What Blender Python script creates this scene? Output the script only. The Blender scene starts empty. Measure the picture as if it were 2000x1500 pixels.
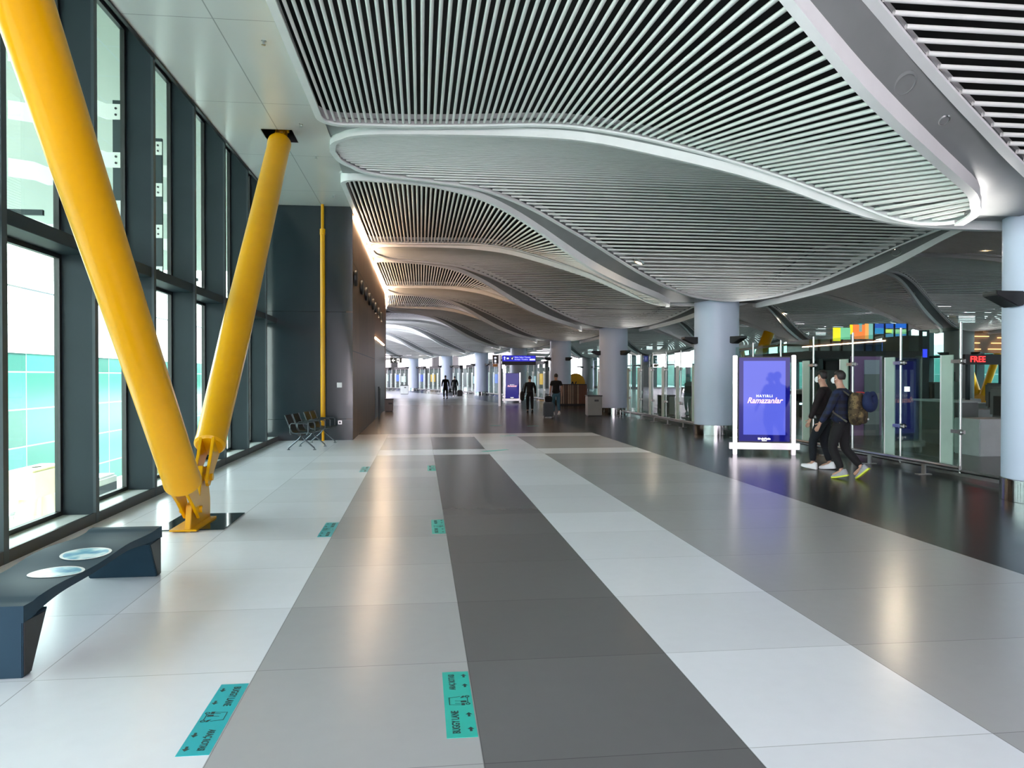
import bpy, bmesh, math, random
from mathutils import Vector, Matrix
random.seed(7)
scene = bpy.context.scene
COL = scene.collection
PI = math.pi

# ------------------------------------------------------------------ camera
FPX, H = 1502.0, 1.68
YAW, PIT = math.atan(178 / FPX), math.atan(15 / FPX)
_c, _s, _cp, _sp = math.cos(YAW), math.sin(YAW), math.cos(PIT), math.sin(PIT)
RV, FV, UV_ = Vector((_c, -_s, 0)), Vector((_s * _cp, _c * _cp, -_sp)), Vector((_s * _sp, _c * _sp, _cp))
cd = bpy.data.cameras.new('camera')
cam = bpy.data.objects.new('camera', cd)
COL.objects.link(cam)
m = Matrix((RV, UV_, -FV)).transposed().to_4x4()
m.translation = (0, 0, H)
cam.matrix_world = m
cd.sensor_width = 36.0
cd.lens = FPX / 2000 * 36
cd.clip_end = 1000
scene.camera = cam
# ------------------------------------------------------------------ world, sun, exposure
w = bpy.data.worlds.new('sky'); scene.world = w; w.use_nodes = True
nt = w.node_tree; nt.nodes.clear()
wo = nt.nodes.new('ShaderNodeOutputWorld'); bg = nt.nodes.new('ShaderNodeBackground')
tc = nt.nodes.new('ShaderNodeTexCoord'); sx = nt.nodes.new('ShaderNodeSeparateXYZ'); cr = nt.nodes.new('ShaderNodeValToRGB')
nt.links.new(tc.outputs['Generated'], sx.inputs[0]); nt.links.new(sx.outputs['Z'], cr.inputs[0])
cr.color_ramp.elements[0].position = 0.0; cr.color_ramp.elements[0].color = (1.0, 0.89, 0.97, 1)
cr.color_ramp.elements[1].position = 0.75; cr.color_ramp.elements[1].color = (0.78, 0.73, 1.0, 1)
nt.links.new(cr.outputs[0], bg.inputs[0]); bg.inputs[1].default_value = 4.0
nt.links.new(bg.outputs[0], wo.inputs[0])
sd = bpy.data.lights.new('sun', 'SUN'); sd.energy = 6.5; sd.angle = 0.01; sd.color = (1.0, 0.95, 0.86)
so = bpy.data.objects.new('sun', sd); COL.objects.link(so)
so.rotation_euler = Vector((0.55, -0.45, 1.1)).to_track_quat('Z', 'Y').to_euler()
vs = scene.view_settings
vs.view_transform = 'Standard'; vs.look = 'None'; vs.gamma = 1.0; vs.use_curve_mapping = False
vs.exposure = 1.78
scene.cycles.max_bounces = 8; scene.cycles.diffuse_bounces = 4; scene.cycles.glossy_bounces = 4
scene.cycles.transparent_max_bounces = 18; scene.cycles.transmission_bounces = 4
scene.cycles.caustics_reflective = False; scene.cycles.caustics_refractive = False
scene.cycles.sample_clamp_indirect = 6.0
scene.cycles.use_denoising = True; scene.cycles.adaptive_threshold = 0.02

# ------------------------------------------------------------------ helpers
def ray(u, v):
    return FV + RV * ((u - 1000) / FPX) + UV_ * ((750 - v) / FPX)
def on_y(u, v, y):
    d = ray(u, v); t = y / d.y; return Vector((d.x * t, y, H + d.z * t))
def on_x(u, v, x):
    d = ray(u, v); t = x / d.x; return Vector((x, d.y * t, H + d.z * t))
def on_z(u, v, z=0.0):
    d = ray(u, v); t = (z - H) / d.z; return Vector((d.x * t, d.y * t, z))

S0, RB = 37.5, 165.0          # the hall runs straight, then curves gently to the left
def bend(p):
    x, s, z = p
    if s <= S0: return Vector(p)
    a = (s - S0) / RB; r = RB + x - 8.5
    return Vector((8.5 - RB + r * math.cos(a), S0 + r * math.sin(a), z))

class MB:
    def __init__(self): self.v = []; self.f = []; self.m = []; self.uv = None
    def add(self, vs, fs, mi=0):
        o = len(self.v); self.v += [Vector(p) for p in vs]
        for f in fs: self.f.append(tuple(i + o for i in f)); self.m.append(mi)
        return self
    def box(self, x0, x1, y0, y1, z0, z1, mi=0, M=None):
        vs = [Vector((x, y, z)) for z in (z0, z1) for y in (y0, y1) for x in (x0, x1)]
        if M is not None: vs = [M @ p for p in vs]
        return self.add(vs, [(0, 2, 3, 1), (4, 5, 7, 6), (0, 1, 5, 4), (2, 6, 7, 3), (0, 4, 6, 2), (1, 3, 7, 5)], mi)
    def tube(self, a, b, r0, r1=None, n=16, mi=0, cap=True):
        return self.sweep([a, b], [r0, r0 if r1 is None else r1], n, mi, cap)
    def sweep(self, pts, rs, n=10, mi=0, cap=True):
        pts = [Vector(p) for p in pts]
        if not hasattr(rs, '__len__'): rs = [rs] * len(pts)
        up = None; rings = []
        for i, p in enumerate(pts):
            d = (pts[min(i + 1, len(pts) - 1)] - pts[max(i - 1, 0)]).normalized()
            if up is None:
                up = Vector((0, 0, 1)) if abs(d.z) < .9 else Vector((1, 0, 0))
            s = d.cross(up).normalized(); up = s.cross(d).normalized()
            rings.append([p + (s * math.cos(2 * PI * k / n) + up * math.sin(2 * PI * k / n)) * rs[i] for k in range(n)])
        vs = [q for r in rings for q in r]; fs = []
        for i in range(len(pts) - 1):
            for k in range(n):
                fs.append((i * n + k, i * n + (k + 1) % n, (i + 1) * n + (k + 1) % n, (i + 1) * n + k))
        if cap: fs.append(tuple(range(n - 1, -1, -1))); fs.append(tuple((len(pts) - 1) * n + k for k in range(n)))
        return self.add(vs, fs, mi)
    def lathe(self, prof, n=24, M=None, mi=0, caps=True):
        M = M or Matrix(); vs = []; fs = []
        for r, z in prof:
            for k in range(n): vs.append(M @ Vector((r * math.cos(2 * PI * k / n), r * math.sin(2 * PI * k / n), z)))
        for i in range(len(prof) - 1):
            for k in range(n): fs.append((i * n + k, i * n + (k + 1) % n, (i + 1) * n + (k + 1) % n, (i + 1) * n + k))
        if caps: fs.append(tuple(range(n - 1, -1, -1))); fs.append(tuple((len(prof) - 1) * n + k for k in range(n)))
        return self.add(vs, fs, mi)
    def prism(self, poly, h0, h1, M=None, mi=0):
        """poly in local XY, extruded from h0 to h1 along local Z"""
        M = M or Matrix(); n = len(poly)
        vs = [M @ Vector((x, y, h)) for h in (h0, h1) for x, y in poly]
        fs = [tuple(range(n - 1, -1, -1)), tuple(range(n, 2 * n))] + [(k, (k + 1) % n, n + (k + 1) % n, n + k) for k in range(n)]
        return self.add(vs, fs, mi)
    def ribbon(self, loop, outw, z0, z1, mi=0, closed=True, inw=0.0):
        """a rectangular rim that follows a loop of (x, y, z): from inw to outw sideways, z0..z1 from the loop"""
        n = len(loop); vs = []; fs = []
        L = [Vector(p) for p in loop]
        for i, p in enumerate(L):
            a = L[(i - 1) % n]; b = L[(i + 1) % n]
            if not closed: a = L[max(i - 1, 0)]; b = L[min(i + 1, n - 1)]
            d = Vector((b.x - a.x, b.y - a.y, 0))
            d = d.normalized() if d.length > 1e-9 else Vector((1, 0, 0))
            nn = Vector((d.y, -d.x, 0))
            for off, z in ((inw, z0), (outw, z0), (outw, z1), (inw, z1)): vs.append(p + nn * off + Vector((0, 0, z)))
        for i in range(n if closed else n - 1):
            j = (i + 1) % n
            for k in range(4): fs.append((i * 4 + k, j * 4 + k, j * 4 + (k + 1) % 4, i * 4 + (k + 1) % 4))
        return self.add(vs, fs, mi)
    def build(self, name, mats, parent=None, smooth=None, tf=None, bevel=0, loc=None):
        vs = self.v if tf is None else [tf(p) for p in self.v]
        if loc is not None: vs = [p - Vector(loc) for p in vs]
        me = bpy.data.meshes.new(name); me.from_pydata([tuple(p) for p in vs], [], self.f)
        if not isinstance(mats, (list, tuple)): mats = [mats]
        for mm in mats: me.materials.append(mm)
        me.polygons.foreach_set('material_index', self.m)
        bm = bmesh.new(); bm.from_mesh(me); bmesh.ops.recalc_face_normals(bm, faces=bm.faces)
        if bevel:
            bmesh.ops.bevel(bm, geom=[e for e in bm.edges if len(e.link_faces) == 2 and e.calc_face_angle() > .5], offset=bevel, segments=2, affect='EDGES', clamp_overlap=True)
        bm.to_mesh(me); bm.free()
        if smooth is not None:
            me.polygons.foreach_set('use_smooth', [True] * len(me.polygons))
            me.set_sharp_from_angle(angle=smooth)
        o = bpy.data.objects.new(name, me); COL.objects.link(o)
        if parent is not None: o.parent = parent
        if loc is not None and parent is None: o.location = loc
        return o
def tag(o, label=None, cat=None, group=None, kind=None):
    if label: o['label'] = label
    if cat: o['category'] = cat
    if group: o['group'] = group
    if kind: o['kind'] = kind
    return o
def empty(name, label=None, cat=None, loc=(0, 0, 0), rz=0.0, group=None, kind=None):
    o = bpy.data.objects.new(name, None); COL.objects.link(o)
    o.location = loc; o.rotation_euler = (0, 0, rz); o.empty_display_size = .2
    return tag(o, label, cat, group, kind)
def copy_tree(o, parent=None):
    c = o.copy(); COL.objects.link(c)
    if parent is not None: c.parent = parent
    for ch in list(o.children): copy_tree(ch, c)
    return c
ORD = ['nearest', 'second', 'third', 'fourth', 'fifth', 'sixth', 'seventh', 'eighth', 'ninth', 'tenth', 'eleventh', 'twelfth']

# ------------------------------------------------------------------ materials
def mat(name, col, rough=.5, metal=0.0, var=0.0, vscale=3.0, bump=0.0, bscale=40.0, emit=None, estr=0.0, spec=.5, coat=0.0, stretch=None):
    M = bpy.data.materials.new(name); M.use_nodes = True
    n = M.node_tree; b = n.nodes['Principled BSDF']
    b.inputs['Base Color'].default_value = (*col, 1); b.inputs['Roughness'].default_value = rough
    b.inputs['Metallic'].default_value = metal; b.inputs['Specular IOR Level'].default_value = spec
    b.inputs['Coat Weight'].default_value = coat; b.inputs['Coat Roughness'].default_value = .05
    if emit: b.inputs['Emission Color'].default_value = (*emit, 1); b.inputs['Emission Strength'].default_value = estr
    if var or bump:
        t = n.nodes.new('ShaderNodeTexCoord'); mp = n.nodes.new('ShaderNodeMapping')
        n.links.new(t.outputs['Object'], mp.inputs[0])
        if stretch: mp.inputs['Scale'].default_value = stretch
    if var:
        no = n.nodes.new('ShaderNodeTexNoise'); no.inputs['Scale'].default_value = vscale; no.inputs['Detail'].default_value = 5
        n.links.new(mp.outputs[0], no.inputs[0])
        r = n.nodes.new('ShaderNodeValToRGB'); r.color_ramp.elements[0].position = .3; r.color_ramp.elements[1].position = .7
        r.color_ramp.elements[0].color = (*[max(0, c * (1 - var)) for c in col], 1); r.color_ramp.elements[1].color = (*[min(1, c * (1 + var)) for c in col], 1)
        n.links.new(no.outputs[0], r.inputs[0]); n.links.new(r.outputs[0], b.inputs['Base Color'])
    if bump:
        n2 = n.nodes.new('ShaderNodeTexNoise'); n2.inputs['Scale'].default_value = bscale
        n.links.new(mp.outputs[0], n2.inputs[0])
        bp = n.nodes.new('ShaderNodeBump'); bp.inputs['Strength'].default_value = bump; bp.inputs['Distance'].default_value = .01
        n.links.new(n2.outputs[0], bp.inputs['Height']); n.links.new(bp.outputs[0], b.inputs['Normal'])
    return M
def glass(name, tint, refl=1.0, ior=1.5, rough=0.0):
    M = bpy.data.materials.new(name); M.use_nodes = True; n = M.node_tree; n.nodes.clear()
    out = n.nodes.new('ShaderNodeOutputMaterial'); mix = n.nodes.new('ShaderNodeMixShader')
    tr = n.nodes.new('ShaderNodeBsdfTransparent'); gl = n.nodes.new('ShaderNodeBsdfGlossy'); fr = n.nodes.new('ShaderNodeFresnel')
    mu = n.nodes.new('ShaderNodeMath'); mu.operation = 'MULTIPLY'; mu.inputs[1].default_value = refl; mu.use_clamp = True
    tr.inputs[0].default_value = (*tint, 1); gl.inputs['Roughness'].default_value = rough; gl.inputs[0].default_value = (.95, 1, .98, 1)
    fr.inputs[0].default_value = ior
    ge = n.nodes.new('ShaderNodeNewGeometry'); bf = n.nodes.new('ShaderNodeMath'); bf.operation = 'SUBTRACT'; bf.inputs[0].default_value = 1.0
    m3 = n.nodes.new('ShaderNodeMath'); m3.operation = 'MULTIPLY'
    n.links.new(ge.outputs['Backfacing'], bf.inputs[1]); n.links.new(mu.outputs[0], m3.inputs[0]); n.links.new(bf.outputs[0], m3.inputs[1])
    n.links.new(fr.outputs[0], mu.inputs[0]); n.links.new(m3.outputs[0], mix.inputs[0]); n.links.new(tr.outputs[0], mix.inputs[1])
    n.links.new(gl.outputs[0], mix.inputs[2]); n.links.new(mix.outputs[0], out.inputs[0])
    return M
def lit(name, col, s): return mat(name, col, .4, emit=col, estr=s)

M_white = mat('white_aluminium', (.80, .80, .80), .38, var=.03)
M_slat = mat('white_slat', (.82, .82, .80), .32, var=.02)
M_soffit = mat('grey_plaster', (.20, .21, .21), .42, var=.05)
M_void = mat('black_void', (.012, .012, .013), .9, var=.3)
M_yellow = mat('yellow_paint', (.72, .35, .0), .3, var=.04, vscale=1.5, spec=.3, coat=.08)
M_slate = mat('slate_metal', (.035, .05, .056), .4, spec=.25, var=.08, vscale=2)
M_mull = mat('mullion_metal', (.020, .032, .038), .5, spec=.18, var=.06, vscale=2)
M_dark = mat('near_black_metal', (.010, .011, .012), .4, var=.1)
M_black = mat('black_plastic', (.01, .01, .011), .45, var=.1)
M_bench = mat('bench_slate', (.018, .044, .068), .5, spec=.14, var=.07, vscale=4)
M_col = mat('column_paint', (.52, .60, .74), .42, var=.02, vscale=1)
M_steel = mat('brushed_steel', (.50, .51, .50), .3, 1.0, var=.06, vscale=8, stretch=(1, 1, 12))
M_chrome = mat('polished_steel', (.45, .46, .47), .1, 1.0, var=.02)
M_frost = mat('frosted_green_plate', (.42, .56, .48), .35, var=.05)
M_blackwall = mat('dark_glossy_panel', (.020, .030, .036), .14, var=.05, vscale=1, coat=.3)
M_glassL = glass('tinted_window_glass', (.82, .95, .88), 1.0)
M_glassF = glass('dark_tinted_glass', (.44, .54, .51), .8)
M_glassP = glass('partition_glass', (.80, .91, .87), 1.0)
M_cool = mat('bright_fabric', (.8, .8, .8), .7)
M_skin = mat('skin', (.45, .26, .18), .5, var=.06, vscale=20)
M_hair = mat('black_hair', (.012, .01, .009), .5, var=.3, vscale=60, bump=.4, bscale=200)

def wood_mat():
    M = bpy.data.materials.new('walnut_panel'); M.use_nodes = True; n = M.node_tree; b = n.nodes['Principled BSDF']
    t = n.nodes.new('ShaderNodeTexCoord'); mp = n.nodes.new('ShaderNodeMapping'); mp.inputs['Scale'].default_value = (2, 9, .35)
    no = n.nodes.new('ShaderNodeTexNoise'); no.inputs['Scale'].default_value = 2.5; no.inputs['Detail'].default_value = 8; no.inputs['Distortion'].default_value = .6
    r = n.nodes.new('ShaderNodeValToRGB'); r.color_ramp.elements[0].position = .3; r.color_ramp.elements[1].position = .75
    r.color_ramp.elements[0].color = (.13, .062, .028, 1); r.color_ramp.elements[1].color = (.29, .155, .075, 1)
    # panel seams
    bt = n.nodes.new('ShaderNodeTexBrick'); m2 = n.nodes.new('ShaderNodeMapping'); m2.inputs['Rotation'].default_value = (PI / 2, 0, 0)
    sp = n.nodes.new('ShaderNodeSeparateXYZ'); cb = n.nodes.new('ShaderNodeCombineXYZ')
    bt.inputs['Scale'].default_value = 1; bt.inputs['Brick Width'].default_value = 1.9; bt.inputs['Row Height'].default_value = 2.35
    bt.inputs['Mortar Size'].default_value = .012; bt.inputs['Color1'].default_value = (1, 1, 1, 1); bt.inputs['Color2'].default_value = (.85, .85, .85, 1); bt.inputs['Mortar'].default_value = (.2, .2, .2, 1)
    bt.offset = 0.0
    L = n.links.new
    L(t.outputs['Object'], mp.inputs[0]); L(mp.outputs[0], no.inputs[0]); L(no.outputs[0], r.inputs[0])
    L(t.outputs['Object'], sp.inputs[0]); L(sp.outputs['Y'], cb.inputs[0]); L(sp.outputs['Z'], cb.inputs[1]); L(cb.outputs[0], bt.inputs[0])
    mx = n.nodes.new('ShaderNodeMix'); mx.data_type = 'RGBA'; mx.blend_type = 'MULTIPLY'; mx.inputs[0].default_value = 1
    L(r.outputs[0], mx.inputs[6]); L(bt.outputs[0], mx.inputs[7]); L(mx.outputs[2], b.inputs['Base Color'])
    b.inputs['Roughness'].default_value = .5; b.inputs['Specular IOR Level'].default_value = .2
    return M
M_wood = wood_mat()

# node helper for the floor and the flat ceiling
class NG:
    def __init__(self, M): self.n = M.node_tree
    def v(self, op, a, b=None, clamp=False):
        q = self.n.nodes.new('ShaderNodeMath'); q.operation = op; q.use_clamp = clamp
        for i, x in enumerate((a, b)):
            if x is None: continue
            if isinstance(x, (int, float)): q.inputs[i].default_value = x
            else: self.n.links.new(x, q.inputs[i])
        return q.outputs[0]
    def rng(self, x, a, b): return self.v('MULTIPLY', self.v('GREATER_THAN', x, a), self.v('LESS_THAN', x, b))
    def mix(self, f, a, b, mode='MIX'):
        q = self.n.nodes.new('ShaderNodeMix'); q.data_type = 'RGBA'; q.blend_type = mode
        for i, x in ((0, f), (6, a), (7, b)):
            if isinstance(x, (int, float)): q.inputs[i].default_value = x
            elif isinstance(x, tuple): q.inputs[i].default_value = (*x, 1)
            else: self.n.links.new(x, q.inputs[i])
        return q.outputs[2]
def floor_mat():
    M = bpy.data.materials.new('stone_tile_floor'); M.use_nodes = True; g = NG(M); n = M.node_tree; b = n.nodes['Principled BSDF']
    uv = n.nodes.new('ShaderNodeUVMap'); sp = n.nodes.new('ShaderNodeSeparateXYZ'); n.links.new(uv.outputs[0], sp.inputs[0])
    x, s = sp.outputs['X'], sp.outputs['Y']
    W, G, D, K, T = (.84, .85, .90), (.44, .435, .445), (.15, .145, .15), (.017, .018, .020), (.15, .125, .108)
    c = g.mix(g.rng(x, -.93, .27), W, G)
    c = g.mix(g.rng(x, .27, 1.47), c, D)
    c = g.mix(g.rng(x, 2.67, 5.07), c, (.43, .42, .425))
    c = g.mix(g.v('MULTIPLY', g.v('GREATER_THAN', s, 22.51), g.v('LESS_THAN', x, 5.07)), c, T)  # brown tint paints the reflected wood and dark ceiling into the far tiles
    c = g.mix(g.v('MULTIPLY', g.rng(s, 20.11, 21.31), g.rng(x, .27, 1.47)), c, D)
    for a, q in ((16.51, 17.71), (21.31, 22.51)):
        c = g.mix(g.v('MULTIPLY', g.rng(s, a, q), g.v('LESS_THAN', x, 5.07)), c, W)
    c = g.mix(g.v('MULTIPLY', g.v('GREATER_THAN', s, 45), g.v('LESS_THAN', x, 5.07)), c, (.40, .43, .43))
    c = g.mix(g.v('GREATER_THAN', x, 5.07), c, K)
    c = g.mix(g.v('GREATER_THAN', x, 9.0), c, (.16, .165, .165))
    tx = g.v('DIVIDE', g.v('SUBTRACT', x, .27), 1.2); ts = g.v('DIVIDE', g.v('SUBTRACT', s, 3.31), 1.2)
    wn = n.nodes.new('ShaderNodeTexWhiteNoise'); wn.noise_dimensions = '2D'; cb = n.nodes.new('ShaderNodeCombineXYZ')
    n.links.new(g.v('FLOOR', g.v('MULTIPLY', tx, .5)), cb.inputs[0]); n.links.new(g.v('FLOOR', ts), cb.inputs[1]); n.links.new(cb.outputs[0], wn.inputs[0])
    k = g.v('ADD', g.v('MULTIPLY', wn.outputs[0], .12), .93)
    no = n.nodes.new('ShaderNodeTexNoise'); no.inputs['Scale'].default_value = 9; no.inputs['Detail'].default_value = 2; n.links.new(uv.outputs[0], no.inputs[0])
    n3 = n.nodes.new('ShaderNodeTexNoise'); n3.inputs['Scale'].default_value = .7; n3.inputs['Detail'].default_value = 4; n.links.new(uv.outputs[0], n3.inputs[0])
    k = g.v('MULTIPLY', k, g.v('ADD', g.v('MULTIPLY', no.outputs[0], .05), .975))
    k = g.v('MULTIPLY', k, g.v('ADD', g.v('MULTIPLY', n3.outputs[0], .10), .95))
    ex = g.v('ABSOLUTE', g.v('SUBTRACT', g.v('FRACT', tx), .5)); es = g.v('ABSOLUTE', g.v('SUBTRACT', g.v('FRACT', ts), .5))
    j = g.v('MAXIMUM', g.v('GREATER_THAN', ex, .4972), g.v('GREATER_THAN', es, .4978))
    # no lengthwise joint inside the wide grey lane
    j = g.v('MAXIMUM', g.v('MULTIPLY', g.v('GREATER_THAN', ex, .4972), g.v('SUBTRACT', 1, g.rng(x, 2.75, 4.95))), g.v('GREATER_THAN', es, .4978))
    k = g.v('MULTIPLY', k, g.v('SUBTRACT', 1, g.v('MULTIPLY', j, .42)))
    cc = n.nodes.new('ShaderNodeCombineColor')
    for i in range(3): n.links.new(k, cc.inputs[i])
    c = g.mix(1.0, c, cc.outputs[0], 'MULTIPLY')
    n.links.new(c, b.inputs['Base Color'])
    b.inputs['Roughness'].default_value = .235
    n.links.new(g.v('SUBTRACT', .26, g.v('MULTIPLY', g.v('GREATER_THAN', x, 5.07), .13)), b.inputs['Specular IOR Level'])
    return M
def ceil_mat():
    M = bpy.data.materials.new('metal_ceiling_panel'); M.use_nodes = True; g = NG(M); n = M.node_tree; b = n.nodes['Principled BSDF']
    uv = n.nodes.new('ShaderNodeUVMap'); sp = n.nodes.new('ShaderNodeSeparateXYZ'); n.links.new(uv.outputs[0], sp.inputs[0])
    x, s = sp.outputs['X'], sp.outputs['Y']
    ex = g.v('LESS_THAN', g.v('ABSOLUTE', g.v('SUBTRACT', x, -2.57)), .008)
    es = g.v('GREATER_THAN', g.v('ABSOLUTE', g.v('SUBTRACT', g.v('FRACT', g.v('DIVIDE', g.v('SUBTRACT', s, 1.0), 3.0)), .5)), .4975)
    c = g.mix(g.v('MULTIPLY', g.v('MAXIMUM', ex, es), .6), (.70, .70, .68), (.2, .2, .2))
    n.links.new(c, b.inputs['Base Color']); b.inputs['Roughness'].default_value = .27; b.inputs['Metallic'].default_value = .15
    return M
def set_uv(o, pts):
    l = o.data.uv_layers.new(name='UVMap')
    for lp in o.data.loops: l.data[lp.index].uv = pts[lp.vertex_index][:2]

# ------------------------------------------------------------------ floor
def grid_obj(name, xs, ss, z, M, skip=None):
    mb = MB(); idx = {}
    pts = []
    for j, s in enumerate(ss):
        for i, x in enumerate(xs): pts.append((x, s, z))
    nx = len(xs); fs = []
    for j in range(len(ss) - 1):
        for i in range(nx - 1):
            if skip and skip((xs[i] + xs[i + 1]) / 2, (ss[j] + ss[j + 1]) / 2): continue
            fs.append((j * nx + i, j * nx + i + 1, (j + 1) * nx + i + 1, (j + 1) * nx + i))
    mb.add(pts, fs); o = mb.build(name, M, tf=bend); set_uv(o, pts); return o
fl = grid_obj('floor', [-4.12 + i * 2 for i in range(22)], [-16 + i * 2 for i in range(78)], 0, floor_mat()); tag(fl, kind='structure')
# ------------------------------------------------------------------ flat ceiling with the two strut openings
XW, XG, XL, ZC = -3.7, -4.08, -1.65, 6.14
HOLES = [(-2.86, -2.32, 14.35, 15.1), (-2.86, -2.32, 2.55, 3.3)]
xs = [-3.66, -2.86, -2.32, XL - .02]
ss = sorted([-16, 2.55, 3.3, 14.35, 15.1] + [17 + i * 3 for i in range(38)])
hole = lambda x, s: any(a < x < b and c < s < d for a, b, c, d in HOLES)
ce = grid_obj('ceiling', xs, ss, ZC, ceil_mat(), hole); tag(ce, kind='structure')
mb = MB()
for a, b, c, d in HOLES:
    for q in ((a - .01, a, c, d), (b, b + .01, c, d), (a, b, c - .01, c), (a, b, d, d + .01)): mb.box(*q, ZC, ZC + .5)
    mb.box(a, b, c, d, ZC + .5, ZC + .52)
tag(mb.build('trim_1', M_dark), kind='structure')
# dark slab above all ceiling panels
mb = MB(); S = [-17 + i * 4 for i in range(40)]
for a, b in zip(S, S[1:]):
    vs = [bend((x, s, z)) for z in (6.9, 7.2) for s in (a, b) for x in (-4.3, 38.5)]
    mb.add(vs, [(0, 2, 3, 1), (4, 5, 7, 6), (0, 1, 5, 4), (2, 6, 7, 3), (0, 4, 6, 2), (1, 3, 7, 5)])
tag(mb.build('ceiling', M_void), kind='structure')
tag(MB().box(-3.70, -3.655, -16, 20.6, ZC - .03, ZC + .10).build('trim_2', M_black), kind='structure')

# ------------------------------------------------------------------ the vaulted ceiling
def interp(tab, x):
    if x <= tab[0][0]: return tab[0][1]
    for (a, p), (b, q) in zip(tab, tab[1:]):
        if x <= b:
            t = (x - a) / (b - a); return p + (q - p) * t
    return tab[-1][1]
def smooth_tab(tab, r=.35):
    lo, hi = tab[0][0], tab[-1][0]; out = []
    N = 160
    for i in range(N + 1):
        x = lo + (hi - lo) * i / N
        rr = min(r, x - lo, hi - x)
        out.append((x, sum(interp(tab, x + rr * k / 4) for k in range(-4, 5)) / 9))
    return out
TW = [(-1.65, 4.3), (0, 4.2), (1.3, 3.9), (2, 3.55), (2.9, 3.05), (3.76, 2.6), (4.66, 2.1), (5.5, 1.6), (6.1, 1.22), (6.5, .95), (6.8, .6), (6.95, 0)]
TL = [(-1.65, 6.0), (-1.6, 5.4), (-1.45, 5.1), (-1.2, 4.88), (-.8, 4.7), (0, 4.55), (1.3, 4.3), (2, 3.95), (2.9, 3.45), (3.76, 2.95), (4.66, 2.42), (5.5, 1.92), (6.1, 1.58), (6.5, 1.38), (6.95, 1.15), (7.5, .92), (8.5, .78)]
TG = smooth_tab([(0, 3.74), (.5, 3.78), (.78, 3.88), (1, 4.06), (1.5, 4.56), (2, 5.0), (2.5, 5.4), (3, 5.75), (3.5, 5.98), (4, 6.06), (4.5, 6.1), (6, 6.12)], .35)
TGB = smooth_tab([(0, 3.70), (.6, 3.74), (.95, 3.80), (1.4, 3.93), (1.75, 4.08), (2.2, 4.30), (2.55, 4.56), (2.85, 4.9), (3.3, 5.34), (3.95, 5.8), (4.25, 6.0), (5, 6.1), (6, 6.12)], .25)
TLB = [(-1.65, 6.0), (-1.6, 5.4), (-1.45, 5.1), (-1.2, 4.88), (-.8, 4.75), (0, 4.62), (1.3, 4.38), (2, 4.08), (2.9, 3.6), (3.4, 3.28), (4.08, 2.9), (4.67, 2.58), (5.26, 2.3), (5.89, 2.0), (6.57, 1.62), (7.3, 1.2), (8.5, .82)]
HLA = smooth_tab([(0, 3.74), (.78, 3.78), (1.2, 3.90), (1.45, 4.13), (1.72, 4.42), (2.02, 4.7), (2.37, 4.96), (2.72, 5.2), (3.1, 5.45), (3.42, 5.66), (3.8, 5.82), (4.3, 5.98), (4.7, 6.05), (6, 6.1)], .25)
HLB = smooth_tab([(0, 3.72), (.8, 3.78), (1.2, 3.86), (1.61, 4.02), (2.02, 4.26), (2.32, 4.53), (2.57, 4.78), (2.88, 5.03), (3.3, 5.3), (4, 5.7), (4.6, 5.95), (5.2, 6.07), (6, 6.1)], .25)
TLBs = smooth_tab(TLB, .3)
lz = lambda d, sg=1: interp(HLA if sg > 0 else HLB, d)
TWz = smooth_tab(TW, .4); TLs = smooth_tab(TL, .3)
PK, C0 = 12.0, 9.35
X1, X2, XM = 8.5, 25.1, 16.8
SC = 10.15 / 8.3
def toX(x):
    if x < X1: return x
    if x < XM: return X1 - (x - X1) * SC
    if x < X2: return X1 - (X2 - x) * SC
    return X1 - (x - X2)
gz = lambda d, sg=1: interp(TG if sg > 0 else TGB, d)   # sg: beyond (+) or before (-) the column
def wf(X):
    w_ = interp(TWz, X)
    return w_ if X < 6.95 else 0.0
def wfr(X):      # with rounded outer corners
    w_ = wf(X); e = X + 1.65
    return w_ - (.35 * (1 - math.sqrt(max(0, 1 - (1 - e / .35) ** 2))) if e < .35 else 0)
wl = lambda X, sg=1: interp(TLs if sg > 0 else TLBs, X)
hz = lambda X, sg=1: gz(wf(X), sg)
def xsamples(a, b, n, ends=True):
    return [a + (b - a) * (0.5 - 0.5 * math.cos(PI * i / n)) if ends else a + (b - a) * i / n for i in range(n + 1)]
SIDES = ['window side', 'middle', 'far side']
def fan_panel(k, part):
    c = C0 + PK * k
    x0, x1 = ((XL, 6.95), (X1 + 1.55 / SC, X2 - 1.55 / SC), (X2 + 1.55, X2 + 10.15))[part]
    root = empty('ceiling_panel', None, None, tuple(bend((x0 + .5, c, 0))))
    root.location = (0, 0, 0)
    mb = MB(); x = x0 + .07
    cutl = part == 0; cutr = part == 2
    while x < x1 - .04:
        X = toX(x); w_ = wfr(X) if part != 1 else wf(X)
        if w_ > .08: mb.tube((x, c - w_ - .02, hz(X, -1) + .03), (x, c + w_ + .02, hz(X) + .03), .0255, n=8, cap=False)
        x += .107
    mb.build('slats', M_slat, root, smooth=1.2, tf=bend)
    xsn = xsamples(x0, x1, 46)
    up = []; dn = []
    for x in xsn:
        X = toX(x); w_ = (wfr(X) if part != 1 else wf(X)); z = hz(X)
        up.append((x, c + w_, z)); dn.append((x, c - w_, hz(X, -1)))
    loop = dn + up[::-1]
    lp = []
    for p in loop:
        if not lp or (Vector(p) - Vector(lp[-1])).length > 1e-3: lp.append(p)
    if (Vector(lp[0]) - Vector(lp[-1])).length < 1e-3: lp.pop()
    rb = MB().ribbon(lp, .11, -.045, -.015).ribbon(lp, .11, -.02, .20, inw=.085)
    rb.build('rim', M_white, root, smooth=.7, tf=bend)
    return root
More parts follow.
